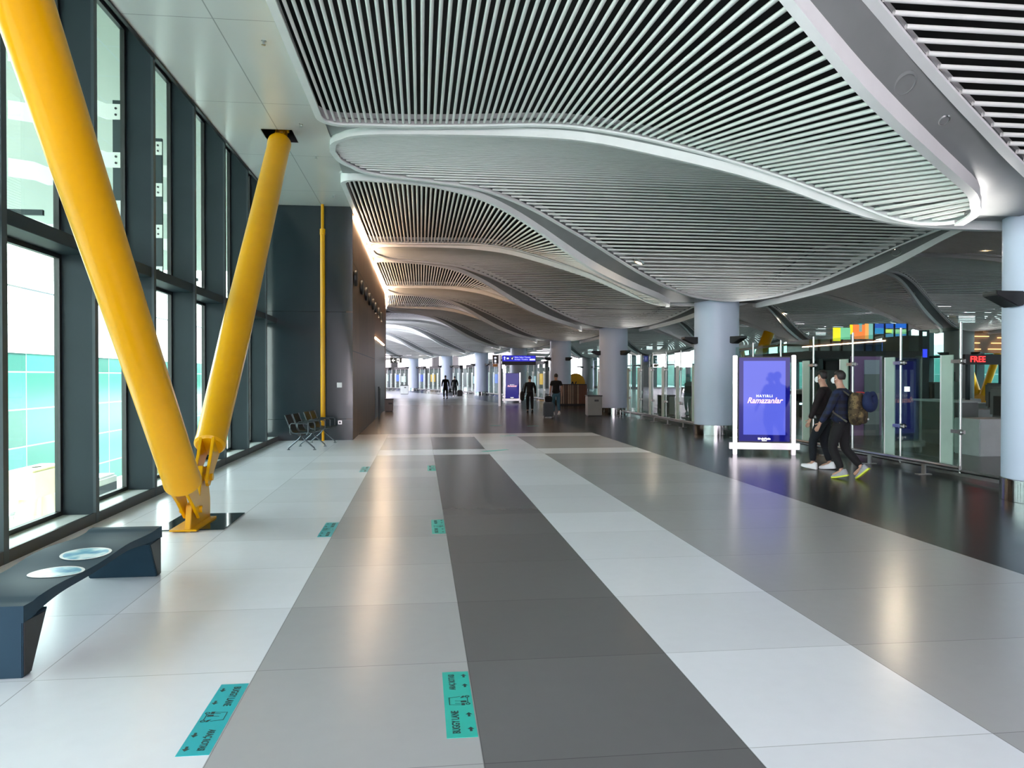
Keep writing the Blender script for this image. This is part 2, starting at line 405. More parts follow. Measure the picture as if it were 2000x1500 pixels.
def leaf_panel(k, row):
    mid = C0 + PK * k + 6
    xa, xb = ((XL, XM), (XM, X2 + 10.15))[row]
    root = empty('ceiling_panel')
    mb = MB(); d = .86
    xc = (X1, X2)[row]
    sl = (1.0, SC)[row]; sr = (SC, 1.0)[row]
    # invert wl
    inv = lambda d, sg: next((X for X in [XL + i * .02 for i in range(510)] if wl(X, sg) <= d), X1)
    for sgn in (-1, 1):
        d = 6.0 - .0535
        while d > .86:
            X = inv(d, -sgn); xl = xc - (X1 - X) / sl; xr = xc + (X1 - X) / sr
            if xr - xl > .2:
                y = mid + sgn * (6 - d)
                mb.tube((xl - .02, y, lz(d, -sgn) + .03), (xr + .02, y, lz(d, -sgn) + .03), .0255, n=8, cap=False)
            # even spacing along the slope
            sl_ = (lz(d + .05, -sgn) - lz(d - .05, -sgn)) / .1
            d -= .107 / math.sqrt(1 + .6 * sl_ * sl_)
    mb.build('slats', M_slat, root, smooth=1.2, tf=bend)
    xsn = xsamples(xa, xb, 110)
    up = []; dn = []
    for x in xsn:
        d = min(wl(toX(x)), 6.0); e = min(wl(toX(x), -1), 6.0)
        up.append((x, mid + 6 - e, lz(e, -1))); dn.append((x, mid - 6 + d, lz(d)))
    loop = dn + up[::-1]; lp = []
    for p in loop:
        if not lp or (Vector(p) - Vector(lp[-1])).length > 1e-3: lp.append(p)
    if (Vector(lp[0]) - Vector(lp[-1])).length < 1e-3: lp.pop()
    MB().ribbon(lp, .11, -.045, -.015).ribbon(lp, .11, -.02, .20, inw=.085).build('rim', M_white, root, smooth=.7, tf=bend)
    return root
KS = range(-2, 8)
fan_n = ['above the camera with long slats running lengthwise', 'behind the nearest round column', 'reaching the second round column', 'reaching the third round column', 'reaching the fourth round column', 'reaching the fifth round column', 'reaching the sixth round column', 'reaching the seventh round column']
for k in KS:
    n_ = k if k >= 0 else 0
    for part in range(3):
        if k == -2 and part == 0: continue
        r = fan_panel(k, part)
        if k < 0: lab = 'curved white slatted ceiling panel behind the camera, lengthwise slats, %s' % ['along the windows', 'over the middle', 'on the far side'][part]
        elif part == 0: lab = 'fan-shaped ceiling panel of lengthwise white slats by the %s wall, %s of its row' % ('window' if k == 0 else 'wood', ORD[k])
        elif part == 1: lab = 'lens-shaped ceiling panel of lengthwise slats beyond the glass screen, %s of its row' % ORD[k]
        else: lab = 'fan-shaped ceiling panel of lengthwise slats at the far side facade, %s of its row' % ORD[k]
        tag(r, lab, 'ceiling panel', 'fan shaped slatted ceiling panels')
    for row in range(2):
        if k == -2 and row == 0: continue
        r = leaf_panel(k, row)
        if k < 0: lab = 'leaf-shaped ceiling panel of crosswise slats above the camera, %s' % (['over the near column row', 'over the far column row'][row]) + (', rear one' if k == -2 else ', front one')
        else: lab = 'leaf-shaped ceiling panel of crosswise white slats over the %s column row, %s of its row' % (['near', 'far'][row], ORD[k])
        tag(r, lab, 'ceiling panel', 'leaf shaped slatted ceiling panels')
# grey soffit between the panels
mb = MB(); NA = 5
xs_all = sorted(set([XL - .03, XL + .0] + [round(XL + i * .2, 3) for i in range(0, 186)] + [X1 - 1.55, X1 + 1.55 / SC, X2 - 1.55 / SC, X2 + 1.55]))
xs_all = [x for x in xs_all if x <= X2 + 10.16]
for k in KS:
    c = C0 + PK * k
    for sg in (-1, 1):
        rows = []
        for x in xs_all:
            X = max(toX(x), XL); a = wf(X) if XL <= X < 6.95 else 0.0
            a = a + .05 if a > 0 else 0; b = min(wl(X, sg), 6.0) - .05
            za, zb = (hz(X, sg) if X < 6.95 else gz(0, sg)), lz(b, sg)
            rows.append([(x, c + sg * (a + (b - a) * t / NA), za + (zb - za) * t / NA + .10 - .03 * math.sin(PI * t / NA)) for t in range(NA + 1)])
        vs = [p for r in rows for p in r]; fs = []
        for i in range(len(rows) - 1):
            for t in range(NA): fs.append((i * (NA + 1) + t, (i + 1) * (NA + 1) + t, (i + 1) * (NA + 1) + t + 1, i * (NA + 1) + t + 1))
        mb.add(vs, fs)
tag(mb.build('ceiling', M_soffit, smooth=.9, tf=bend), kind='structure')
# far flat band over the opposite facade
grid_obj('ceiling', [X2 + 10.15, 37.9], [-16 + 4 * i for i in range(38)], 6.12, M_soffit)['kind'] = 'structure'

# soffit lamps
M_lampglow = lit('warm_lamp', (1.0, .72, .42), 14)
def downlight(x, s, r, label, glow=True, kind='downlight'):
    def zf(x, s):
        X = toX(x); c = C0 + PK * round((s - C0) / PK); d = abs(s - c); sg = 1 if s > c else -1
        z = hz(X, sg) if X < 6.95 else gz(0, sg); a = wf(X) if X < 6.95 else 0; b = wl(X, sg)
        return z + (lz(b, sg) - z) * min(1, max(0, (d - a) / (b - a))) + .062
    p = bend((x, s, zf(x, s)))
    nrm = Vector((-(zf(x + .05, s) - zf(x - .05, s)) / .1, -(zf(x, s + .05) - zf(x, s - .05)) / .1, 1)).normalized()
    e = empty(kind, label, 'ceiling lamp' if kind == 'downlight' else 'speaker', tuple(p))
    e.rotation_euler = nrm.to_track_quat('Z', 'Y').to_euler()
    MB().lathe([(r, .05), (r, -.01), (r * .8, -.02), (r * .72, .02), (r * .72, .05)], 24).build('ring', M_steel if kind == 'downlight' else M_soffit, e, smooth=.6)
    MB().lathe([(r * .7, .012), (0.001, .008)], 20, caps=False).build('lens' if kind == 'downlight' else 'grille', M_lampglow if glow else M_soffit, e, smooth=.6)
    if glow:
        l = bpy.data.lights.new('lamp', 'SPOT'); l.energy = 40; l.spot_size = 1.9; l.spot_blend = .6; l.shadow_soft_size = .08; l.color = (1, .82, .6)
        lo = bpy.data.objects.new('bulb', l); COL.objects.link(lo); lo.parent = e; lo.location = (0, 0, -.04)

# ------------------------------------------------------------------ window wall on the left, one window per bay
M_sill = mat('pale_sill', (.62, .66, .64), .35, var=.03)
MY = [9.32 + 1.96 * i for i in range(-5, 7)]     # y of every mullion
def window_bay(i, y0, y1):
    r = empty('window_%d' % i, kind='structure')
    xa, xb = XG - .02, XW
    MB().box(xa, xb, y1 - .035, y1 + .035, 0, 6.88).build('mullion', M_mull, r, bevel=.004)
    MB().box(xb - .02, xb + .012, y1 - .045, y1 + .045, 0, 6.88).build('mullion_cap', M_slate, r)
    MB().box(xa, xb - .02, y0 + .03, y1 - .03, 3.06, 3.20).build('transom', M_mull, r, bevel=.004)
    MB().box(xa, xb - .02, y0 + .03, y1 - .03, 6.50, 6.88).build('head', M_mull, r)
    MB().box(xa, xb - .02, y0 + .03, y1 - .03, 0, .10).build('sill', M_sill, r)
    MB().box(xb - .02, xb + .01, y0, y1, 0, .12).build('sill_edge', M_dark, r)
    fr = MB()
    for z0, z1 in ((.10, 3.06), (3.20, 6.50)):
        for q in ((y0 + .03, y0 + .09, z0, z1), (y1 - .09, y1 - .03, z0, z1), (y0 + .09, y1 - .09, z0, z0 + .05), (y0 + .09, y1 - .09, z1 - .05, z1)):
            fr.box(XG - .03, XG + .03, *q)
    fr.build('glazing_bead', M_dark, r)
    MB().box(XG - .012, XG, y0 + .09, y1 - .09, .15, 3.01).build('lower_pane', M_glassL, r)
    MB().box(XG - .012, XG, y0 + .09, y1 - .09, 3.25, 6.45).build('upper_pane', M_glassL, r)
for i in range(len(MY) - 1): window_bay(i + 1, MY[i], MY[i + 1])
# sunshade brackets outside every bay
M_brk = mat('bracket_white', (.80, .82, .78), .4, var=.04)
def bracket():
    r = empty('sunshade_support')
    MB().box(-.06, .06, -.03, .03, 3.35, 6.05).build('post', M_slate, r)
    for z in (3.58, 4.34, 5.10, 5.86):
        p = MB().prism([(-.14, -.12), (.07, -.12), (.07, .12), (-.14, .12), (-.30, .18), (-.62, .22), (-.62, -.02), (-.3, -.06)], -.012, .012, Matrix.Translation((0, -.05, z)) @ Matrix.Rotation(PI / 2, 4, 'X'))
        a = p.build('bracket_arm', M_brk, r)
        for dz in (-.05, .05): MB().lathe([(.018, -.025), (.018, .025)], 10, Matrix.Translation((.0, -.05, z + dz)) @ Matrix.Rotation(PI / 2, 4, 'X')).build('bolt', M_dark, a)
    MB().box(-.03, .68, -.02, .02, 3.44, 3.50).build('stay', M_slate, r)
    return r
proto = None
BY = [MY[j] for j in range(2, 9)]
for j, y in enumerate(BY):
    o = bracket() if proto is None else copy_tree(proto)
    proto = proto or o
    o.location = (-4.78, y + 1.62, 0)
    tag(o, 'dark post with four pale bolted bracket arms outside the upper window, %s from the camera' % ORD[j], 'bracket', 'sunshade supports outside the window wall')

# outside: roof overhang, glazed building opposite, apron
M_ext = mat('white_cladding', (.85, .86, .84), .5, var=.04)
def seam_mat(name, col, bw, rh, seam=(.35, .4, .38), rough=.5, off=0.0, ms=.02, axis='YZ', c2=.96, spec=.5):
    M = bpy.data.materials.new(name); M.use_nodes = True; n = M.node_tree; b = n.nodes['Principled BSDF']
    t = n.nodes.new('ShaderNodeTexCoord'); sp = n.nodes.new('ShaderNodeSeparateXYZ'); cb = n.nodes.new('ShaderNodeCombineXYZ'); bt = n.nodes.new('ShaderNodeTexBrick')
    n.links.new(t.outputs['Object'], sp.inputs[0]); n.links.new(sp.outputs[axis[0]], cb.inputs[0]); n.links.new(sp.outputs[axis[1]], cb.inputs[1]); n.links.new(cb.outputs[0], bt.inputs[0])
    bt.offset = off; bt.inputs['Scale'].default_value = 1; bt.inputs['Brick Width'].default_value = bw; bt.inputs['Row Height'].default_value = rh; bt.inputs['Mortar Size'].default_value = ms
    bt.inputs['Color1'].default_value = (*col, 1); bt.inputs['Color2'].default_value = (*[c * c2 for c in col], 1); bt.inputs['Mortar'].default_value = (*seam, 1)
    n.links.new(bt.outputs[0], b.inputs['Base Color']); b.inputs['Roughness'].default_value = rough; b.inputs['Specular IOR Level'].default_value = spec
    return M
M_soff2 = seam_mat('soffit_panels', (.36, .40, .34), 1.0, 1.3, axis='XY', ms=.015)
oh = MB().box(-13.0, -4.3, -20, 40, 6.95, 7.5).build('roof_overhang', M_soff2); tag(oh, kind='structure')
root = empty('terminal_wing', 'glazed teal airport building with white panel band outside the left windows', 'building')
MB().box(-21.2, -20, -20, 90, 2.85, 6.1).build('cladding_band', seam_mat('cladding_panels', (.92, .93, .92), 3.5, 1.05), root)
M_teal = seam_mat('teal_curtain_wall', (.025, .11, .09), 3.5, 1.9, seam=(.30, .40, .38), rough=.25, ms=.035, c2=2.1, spec=.15)
MB().box(-21.0, -20.05, -20, 90, -5, 2.85).build('curtain_wall', M_teal, root)
MB().box(-21.6, -20, -20, 90, 6.1, 6.2).build('roof_edge', M_slate, root)
M_pale = mat('pale_yellow_steel', (.80, .74, .42), .4, var=.05)
for j, y in enumerate((20.6, 28.5)):
    r = empty('outdoor_strut', 'pale yellow V-shaped steel support seen through the %s window' % ('first' if j == 0 else 'farther'), 'strut', (-9.6, y, -5), group='outdoor supports')
    MB().sweep([(0, -.3, 3.9), (0, -2.1, .3)], [.2, .22], 16).build('arm', M_pale, r, smooth=.8)
    MB().sweep([(0, .3, 3.9), (0, 2.1, .3)], [.2, .22], 16).build('arm', M_pale, r, smooth=.8)
    MB().sweep([(0, 0, 4.4), (0, 0, 0)], [.12, .12], 12).build('post', M_pale, r, smooth=.8)
    MB().box(-.35, .35, -.9, .9, 3.7, 4.4).build('head', M_pale, r, bevel=.05)
gr = MB().box(-200, -4.3, -120, 300, -5.1, -5).build('apron_ground', mat('concrete_apron', (.55, .56, .52), .8, var=.1, vscale=.3)); tag(gr, kind='structure')
gr = MB().box(38.4, 240, -120, 300, -.6, -.5).build('apron_ground', mat('concrete_apron_far', (.45, .52, .50), .8, var=.1, vscale=.3)); tag(gr, kind='structure')
for j, (x, y, l) in enumerate(((-11.6, 23.2, 2.4), (-12.2, 29.5, 2.8))):
    r = empty('baggage_cart', 'white ground cart on the apron below the %s window' % ('nearest' if j == 0 else 'second'), 'cart', (x, y, -5), group='ground carts')
    MB().box(-.7, .7, -l / 2, l / 2, .45, 3.0).build('body', M_ext, r, bevel=.08)
    MB().box(-.72, .72, -l / 2 + .15, l / 2 - .15, 1.9, 2.7).build('side_window', M_slate, r)
    for a in (-.7, .7):
        for b in (-l / 3, l / 3): MB().lathe([(.25, -.08), (.25, .08)], 18, Matrix.Translation((a, b, .25)) @ Matrix.Rotation(PI / 2, 4, 'Y')).build('wheel', M_black, r, smooth=.6)

# ------------------------------------------------------------------ dark end wall of the window bay, wood wall
YD = 20.62
wd = empty('wall_end', kind='structure')
MB().box(-4.3, -1.782, YD, YD + .3, .56, 3.37).build('wall_panel', M_blackwall, wd)
MB().box(-4.3, -1.782, YD, YD + .3, 3.378, ZC).build('wall_panel', M_blackwall, wd)
MB().box(-4.3, -1.782, YD - .0, YD + .3, 0, .552).build('wall_panel', M_blackwall, wd)
MB().box(-4.3, XG - .03, YD + .3, 60, -5, 7).build('wall_left', M_slate)['kind'] = 'structure'
ww = MB()
YA, YB, YC_ = YD, 30.4, 39.0
ww.box(-1.95, -1.78, YA + .01, YB, 0, 6.0); ww.box(-1.95, -1.78, YB, YC_, 3.14, 6.0); ww.box(-1.95, -1.78, YC_, 48.5, 0, 6.0)
for p in ww.v: p.x, p.y, p.z = bend(p) if p.y > S0 else p
tag(ww.build('wall_wood', M_wood), kind='structure')
tag(MB().box(-3.4, -1.79, YB, YC_, 0, 3.14).build('wall_recess', M_black), kind='structure')
# cove light strips
M_cove = lit('warm_led', (1.0, .72, .48), 15)
mb = MB()
for a, b in zip([YA + .1 + i * 2 for i in range(14)], [YA + .1 + i * 2 for i in range(1, 15)]):
    vs = [bend((x, s, z)) for z in (5.86, 5.92) for s in (a, b) for x in (-1.775, -1.74)]
    mb.add(vs, [(0, 2, 3, 1), (4, 5, 7, 6), (0, 1, 5, 4), (2, 6, 7, 3), (0, 4, 6, 2), (1, 3, 7, 5)])
tag(mb.build('light_strip', M_cove), 'long warm white light line along the top of the wood wall', 'light strip')
tag(MB().box(-1.775, -1.745, YB, YC_ - 1.5, 3.16, 3.21).build('light_strip', M_cove), 'short warm light line above the dark opening in the wood wall', 'light strip')
# round discs standing out from the wood wall
dsc = None
for j, y in enumerate((20.95, 23.1, 24.9, 26.6, 28.5, 30.0, 32.2, 34.4)):
    if dsc is None:
        o = dsc = empty('wall_disc')
        MB().lathe([(.19, 0), (.21, .015), (.21, .07), (.18, .085)], 28, Matrix.Rotation(PI / 2, 4, 'Y')).build('disc', M_black, o, smooth=.6)
        MB().lathe([(.04, -.01), (.04, .03)], 12, Matrix.Translation((-.02, 0, 0)) @ Matrix.Rotation(PI / 2, 4, 'Y')).build('stem', M_dark, o)
    else: o = copy_tree(dsc)
    o.location = (-1.765, y, 4.3)
    tag(o, 'black round disc sticking out of the upper wood wall, %s in the row' % ORD[j], 'wall disc', 'black discs on the wood wall')
def plate(name, x, z, w_, h, label, dark=False):
    r = empty(name, label, 'wall switch' if not dark else 'socket', (x, YD, z))
    MB().box(-w_ / 2, w_ / 2, -.012, 0, -h / 2, h / 2).build('plate', M_white if not dark else M_steel, r, bevel=.003)
    MB().box(-w_ / 4, w_ / 4, -.018, -.010, -h / 4, h / 4).build('button' if not dark else 'outlet', M_dark if dark else M_cool, r)
    return r
p = on_y(663, 752, YD); plate('wall_switch', p.x, p.z, .13, .13, 'small white square switch plate on the dark end wall')
q = on_y(664, 825, YD); plate('wall_socket', q.x, q.z, .1, .1, 'small grey socket low on the dark wall behind the seats', True)
for a in (0, .07): pass

# ------------------------------------------------------------------ yellow struts
def strut(name, a, b, rad, label, parent_pl=True):
    a, b = Vector(a), Vector(b); d = (b - a).normalized(); L = (b - a).length
    root = empty(name, label, 'strut', tuple(a))
    M = d.to_track_quat('Z', 'Y').to_matrix().to_4x4()
    tb = MB(); r0, r1, r2 = rad
    tb.lathe([(r0 * .3, .44), (r0 * .86, .46), (r0, .50), (r0 * 1.04, .56), (r0 * 1.0, .62), (r1, 2.2), (r1, L * .6), (r2, L - 1.5), (r2, L - .62), (r2 * 1.05, L - .56), (r2 * 1.05, L - .48), (r2 * .8, L - .42), (r2 * .3, L - .42)], 48, M, caps=True)
    tb.build('tube', M_yellow, root, smooth=.6)
    # clevis plates at both ends, one each side of the gusset
    for s0, sg, nm in ((0, 1, 'foot_clevis'), (L, -1, 'head_clevis')):
        for off in (-.055, .055):
            Mx = M @ Matrix.Translation((0, 0, s0)) @ Matrix.Scale(sg, 4, (0, 0, 1)) @ Matrix.Rotation(PI / 2, 4, 'X')
            # local prism plane: x across, y along the strut, thickness across
            pl = MB().prism([(-.08, -.06), (-.04, -.10), (.04, -.10), (.08, -.06), (.12, .3), (.15, .5), (-.15, .5), (-.12, .3)], off - .016, off + .016, M @ Matrix.Translation((0, 0, s0)) @ Matrix.Scale(sg, 4, (0, 0, 1)) @ CLEV)
            c_ = pl.build(nm, M_yellow, root)
        MB().lathe([(.035, -.1), (.035, .1)], 14, M @ Matrix.Translation((0, 0, s0)) @ CLEV).build('pin', M_yellow, root, smooth=.6)
    return root
# plates lie in the plane of the V (the y-z plane)
CLEV = Matrix(((0, 0, 1, 0), (1, 0, 0, 0), (0, 1, 0, 0), (0, 0, 0, 1)))
def mk_strut(a, b, rad, label):
    a, b = Vector(a), Vector(b); d = (b - a).normalized(); L = (b - a).length
    root = empty('yellow_strut', label, 'strut', tuple(a))
    xax = Vector((1, 0, 0)); xax = (xax - d * xax.dot(d)).normalized(); yax = d.cross(xax)
    M = Matrix((xax, yax, d)).transposed().to_4x4()
    r0, r1, r2 = rad
    MB().lathe([(r0 * .3, .44), (r0 * .9, .45), (r0 * 1.03, .48), (r0 * 1.03, .54), (r0, .58), (r1, 2.4), (r1, L * .6), (r2, L - 1.5), (r2, L - .62), (r2 * 1.05, L - .58), (r2 * 1.05, L - .47), (r2 * .85, L - .44), (r2 * .3, L - .44)], 56, M).build('tube', M_yellow, root, smooth=.6)
    for s0, sg, nm in ((0, 1, 'foot_clevis'), (L, -1, 'head_clevis')):
        for off in (-.07, .07):
            # prism axes: local x -> yax, local y -> d, thickness -> xax
            P = M @ Matrix(((0, 0, 1, off), (1, 0, 0, 0), (0, sg, 0, s0), (0, 0, 0, 1)))
            MB().prism([(-.07, -.07), (-.03, -.11), (.03, -.11), (.07, -.07), (.11, .25), (.16, .47), (-.16, .47), (-.11, .25)], -.018, .018, P).build(nm, M_yellow, root, bevel=.004)
        P = M @ Matrix(((0, 0, 1, 0), (1, 0, 0, 0), (0, 1, 0, s0), (0, 0, 0, 1)))
        MB().lathe([(.04, -.12), (.04, .12)], 16, P).build('pin', M_yellow, root, smooth=.6)
    return root
A1, B1 = (-2.50, 8.78, .22), (-2.44, 3.0, 6.25)
A2, B2 = (-2.50, 9.20, .52), (-2.57, 14.85, 6.28)
mk_strut(A1, B1, (.185, .178, .178), 'thick yellow steel strut leaning toward the camera, left arm of the V')
mk_strut(A2, B2, (.175, .20, .20), 'yellow steel strut leaning away from the camera, right arm of the V')
root = empty('strut_foot', 'yellow gusset plate foot where both struts meet the floor', 'strut foot', (-2.5, 9.0, 0))
MB().prism([(-.38, 0), (.42, 0), (.42, .25), (.30, .62), (.12, .66), (0, .34), (-.12, .34), (-.32, .28)], -.03, .03, Matrix(((0, 0, 1, 0), (1, 0, 0, 0), (0, 1, 0, 0), (0, 0, 0, 1)))).build('gusset', M_yellow, root, bevel=.006)
MB().box(-.18, .10, -.40, .42, .012, .03).build('base_plate', M_yellow, root)
fp = MB().box(-2.86, -2.14, 8.72, 9.72, .001, .012).build('floor_plate', mat('dark_mirror_plate', (.03, .05, .05), .08, .6)); tag(fp, 'dark shiny floor plate under the foot of the yellow struts', 'floor plate')
# slim vertical pole in front of the dark wall
root = empty('yellow_pole', 'slim vertical yellow pole in front of the dark end wall', 'pole', (-2.53, 20.44, 0))
MB().lathe([(.062, .35), (.062, 5.35), (.07, 5.36), (.07, 5.5), (.05, 5.51)], 24).build('tube', M_yellow, root, smooth=.6)
MB().lathe([(.035, 0), (.035, .36)], 16).build('foot_rod', M_yellow, root, smooth=.6)
MB().lathe([(.04, 5.5), (.04, ZC)], 16).build('top_rod', M_yellow, root, smooth=.6)

# sprinklers on the flat ceiling
sp_ = None
for j, (u, v) in enumerate(((515, 80), (588, 242), (617, 305), (652, 382))):
    p = on_z(u, v, ZC)
    if sp_ is None:
        o = sp_ = empty('sprinkler')
        MB().lathe([(.035, 0), (.035, -.008), (.012, -.012), (.012, -.05)], 16).build('body', M_steel, o, smooth=.6)
        MB().lathe([(.03, -.05), (.03, -.055)], 12).build('deflector', M_steel, o)
    else: o = copy_tree(sp_)
    o.location = p
    tag(o, 'small steel sprinkler on the flat grey ceiling, %s from the camera' % ORD[j], 'sprinkler', 'sprinklers on the flat ceiling')

# ------------------------------------------------------------------ bench
def bench():
    y0, y1, xa, xb = 4.55, 6.84, -2.74, -2.2
    r = empty('bench', 'dark slate metal bench with wavy top and round stickers under the windows', 'bench', (0, 0, 0))
    # wavy top
    mb = MB(); n = 46
    top = lambda t: .405 + .012 * math.sin(t * 2 * PI * 2.0) * (1 if .06 < t < .94 else 0)
    vs = []; fs = []
    for i in range(n + 1):
        t = i / n; y = y0 - .006 + (y1 - y0 + .012) * t; z = top(t); th = .045 + .05 * abs(2 * t - 1) ** 2
        rr = 0
        wob = .012 * math.sin(t * 2 * PI * 2.0 + .8)
        for x, zz in ((xa - wob, z - th), (xb + wob, z - th), (xb + wob, z - rr), (xa - wob, z - rr)): vs.append((x, y, zz))
    for i in range(n):
        for k in range(4): fs.append((i * 4 + k, i * 4 + (k + 1) % 4, i * 4 + 4 + (k + 1) % 4, i * 4 + 4 + k))
    fs += [(0, 1, 2, 3), tuple(n * 4 + k for k in (3, 2, 1, 0))]
    mb.add(vs, fs); mb.build('seat', M_bench, r, smooth=.5)
    Mx = Matrix(((0, 0, 1, 0), (1, 0, 0, 0), (0, 1, 0, 0), (0, 0, 0, 1)))
    for nm, ya, sg in (('leg', y0, 1), ('leg', y1, -1)):
        P = Matrix(((0, 0, 1, 0), (sg, 0, 0, ya), (0, 1, 0, 0), (0, 0, 0, 1)))
        MB().prism([(0, 0), (.10, 0), (.28, .30), (.30, .315), (0, .315)], xa, xb, P).build(nm, M_bench, r, bevel=.006)
        MB().prism([(.012, .01), (.09, .01), (.26, .30), (.012, .31)], xb - .001, xb + .004, P).build('leg_recess', M_black, r)
    M_st = bpy.data.materials.new('sticker_picture'); M_st.use_nodes = True; nn = M_st.node_tree; b = nn.nodes['Principled BSDF']
    t = nn.nodes.new('ShaderNodeTexCoord'); no = nn.nodes.new('ShaderNodeTexNoise'); no.inputs['Scale'].default_value = 7; cr_ = nn.nodes.new('ShaderNodeValToRGB')
    e = cr_.color_ramp.elements; e[0].color = (.05, .25, .5, 1); e[0].position = .35; e[1].color = (.75, .88, .9, 1); e[1].position = .6; k = e.new(.48); k.color = (.2, .5, .62, 1)
    nn.links.new(t.outputs['Object'], no.inputs[0]); nn.links.new(no.outputs[0], cr_.inputs[0]); nn.links.new(cr_.outputs[0], b.inputs['Base Color']); b.inputs['Roughness'].default_value = .3
    for j, (u, v) in enumerate(((110, 1113), (168, 1081))):
        p = on_z(u, v, .413)
        e_ = empty('bench_sticker', 'round pale blue picture sticker on the bench seat, the %s one' % ('nearer' if j == 0 else 'farther'), 'sticker', (p.x, p.y, .4), group='stickers on the bench')
        tt = (p.y - y0) / (y1 - y0); zz = top(tt) - .4
        # follows the wavy seat
        def disc(r0, r1, dz, mt, nm):
            m_ = MB(); N = 40; vs = []; fs = []
            for rr in (r0, r1):
                for q in range(N):
                    a = 2 * PI * q / N; y = rr * math.sin(a)
                    vs.append((rr * math.cos(a), y, top((p.y + y - y0) / (y1 - y0)) - .4 + dz))
            for q in range(N): fs.append((q, (q + 1) % N, N + (q + 1) % N, N + q))
            m_.add(vs, fs); m_.build(nm, mt, e_)
        disc(.001, .145, .003, M_st, 'picture'); disc(.145, .165, .003, M_white, 'border')
bench()

# ------------------------------------------------------------------ text
def text(s, name, mt, M, size=.1, parent=None, align='CENTER', sx_=1.0, shear=0.0, off=0.0, ext=.001, sp=1.0):
    cu = bpy.data.curves.new(name, 'FONT'); cu.body = s; cu.size = size; cu.align_x = align; cu.align_y = 'CENTER'
    cu.shear = shear; cu.offset = off; cu.extrude = ext; cu.space_character = sp
    cu.resolution_u = 3
    t = bpy.data.objects.new(name, cu); COL.objects.link(t)
    bpy.context.view_layer.update()
    me = bpy.data.meshes.new_from_object(t.evaluated_get(bpy.context.evaluated_depsgraph_get()))
    bpy.data.objects.remove(t); bpy.data.curves.remove(cu)
    me.transform(M @ Matrix.Diagonal((sx_, 1, 1, 1))); me.materials.clear(); me.materials.append(mt)
    o = bpy.data.objects.new(name, me); COL.objects.link(o)
    if parent is not None: o.parent = parent
    return o

# ------------------------------------------------------------------ floor stickers
M_turq = mat('turquoise_vinyl', (.02, .50, .42), .3, var=.03)
M_turq2 = mat('blue_turquoise_vinyl', (.02, .46, .52), .3, var=.03)
M_ink = mat('dark_ink', (.012, .05, .05), .4, var=.1)
def sticker(loc, rz, mt, label, wid=.145, ln=.80):
    r = empty('floor_sticker', label, 'floor sticker', loc, rz, 'buggy lane stickers')
    # local: y runs forward along the lane, x to the right
    MB().box(-wid / 2, wid / 2, -ln / 2, ln / 2, 0, .0015).build('vinyl', mt, r)
    R = Matrix.Rotation(PI / 2, 4, 'Z'); k = ln / .8
    T = lambda x, y: Matrix.Translation((x, y, .002)) @ R
    text('BUGGY LANE', 'lettering', M_ink, T(-.022, -.235 * k), .052, r, sx_=.78, off=.0012, ext=.0004)
    text('ARA\u00c7 ROTASI', 'lettering', M_ink, T(-.022, .255 * k), .046, r, sx_=.72, off=.0012, ext=.0004)
    for yy in (-.32, -.16, .20, .335):
        a = MB().prism([(-.006, -.022), (.006, -.022), (.006, .002), (.016, .002), (0, .024), (-.016, .002), (-.006, .002)], 0, .0006, Matrix.Translation((.045, yy * k, .0018)))
        a.build('arrow', M_ink, r)
    # buggy pictogram, drawn sideways like the lettering
    g = MB(); P = Matrix.Translation((.012, .005, .0018)) @ R
    g.box(-.045, .045, .056, .060, 0, .0006, M=P)                       # roof
    for a, b in (((-.044, .058), (-.05, .0)), ((.04, .058), (.052, .0)), ((.0, .03), (-.004, .0)), ((-.03, .03), (-.034, 0))):
        g.prism([(a[0], a[1]), (a[0] + .003, a[1]), (b[0] + .003, b[1]), (b[0], b[1])], 0, .0006, P)
    g.prism([(-.055, -.002), (-.03, -.002), (-.03, -.02), (-.055, -.02)], 0, .0006, P)
    g.prism([(-.02, .0), (0, .0), (0, -.03), (-.02, -.03)], 0, .0006, P)
    g.prism([(-.03, -.034), (.04, -.034), (.04, -.038), (-.03, -.038)], 0, .0006, P)
    g.prism([(.035, .0), (.06, -.012), (.06, -.022), (.04, -.018)], 0, .0006, P)
    for cx in (-.04, .05):
        g.add(*ring_(P, cx, -.036, .007, .013))
    g.build('buggy_symbol', M_ink, r)
    return r
def ring_(P, cx, cy, r0, r1, n=16):
    vs = []; fs = []
    for rr in (r0, r1):
        for k in range(n): vs.append(P @ Vector((cx + rr * math.cos(2 * PI * k / n), cy + rr * math.sin(2 * PI * k / n), .0007)))
    for k in range(n): fs.append((k, (k + 1) % n, n + (k + 1) % n, n + k))
    return vs, fs
for j, y in enumerate((3.93, 8.6, 14.1)):
    sticker((-1.008, y, 0), PI, M_turq2, 'turquoise buggy lane sticker left of the pale grey lane, %s from the camera' % ORD[j])
    sticker((.19, y + .03, 0), 0, M_turq, 'turquoise buggy lane sticker beside the dark grey lane, %s from the camera' % ORD[j])
for j, (u, v, a, ln) in enumerate(((967, 880, -1.0, .7), (993, 851, -1.2, .5), (968, 831, -1.2, .4), (1041, 832, -1.2, .4))):
    p = on_z(u, v)
    tag(MB().box(-.06, .06, -ln / 2, ln / 2, 0, .002, M=Matrix.Translation(p) @ Matrix.Rotation(a, 4, 'Z')).build('floor_sticker', M_turq), 'thin teal strip stuck on the floor in mid distance, %s from the camera' % ORD[j], 'floor sticker', 'teal floor strips')

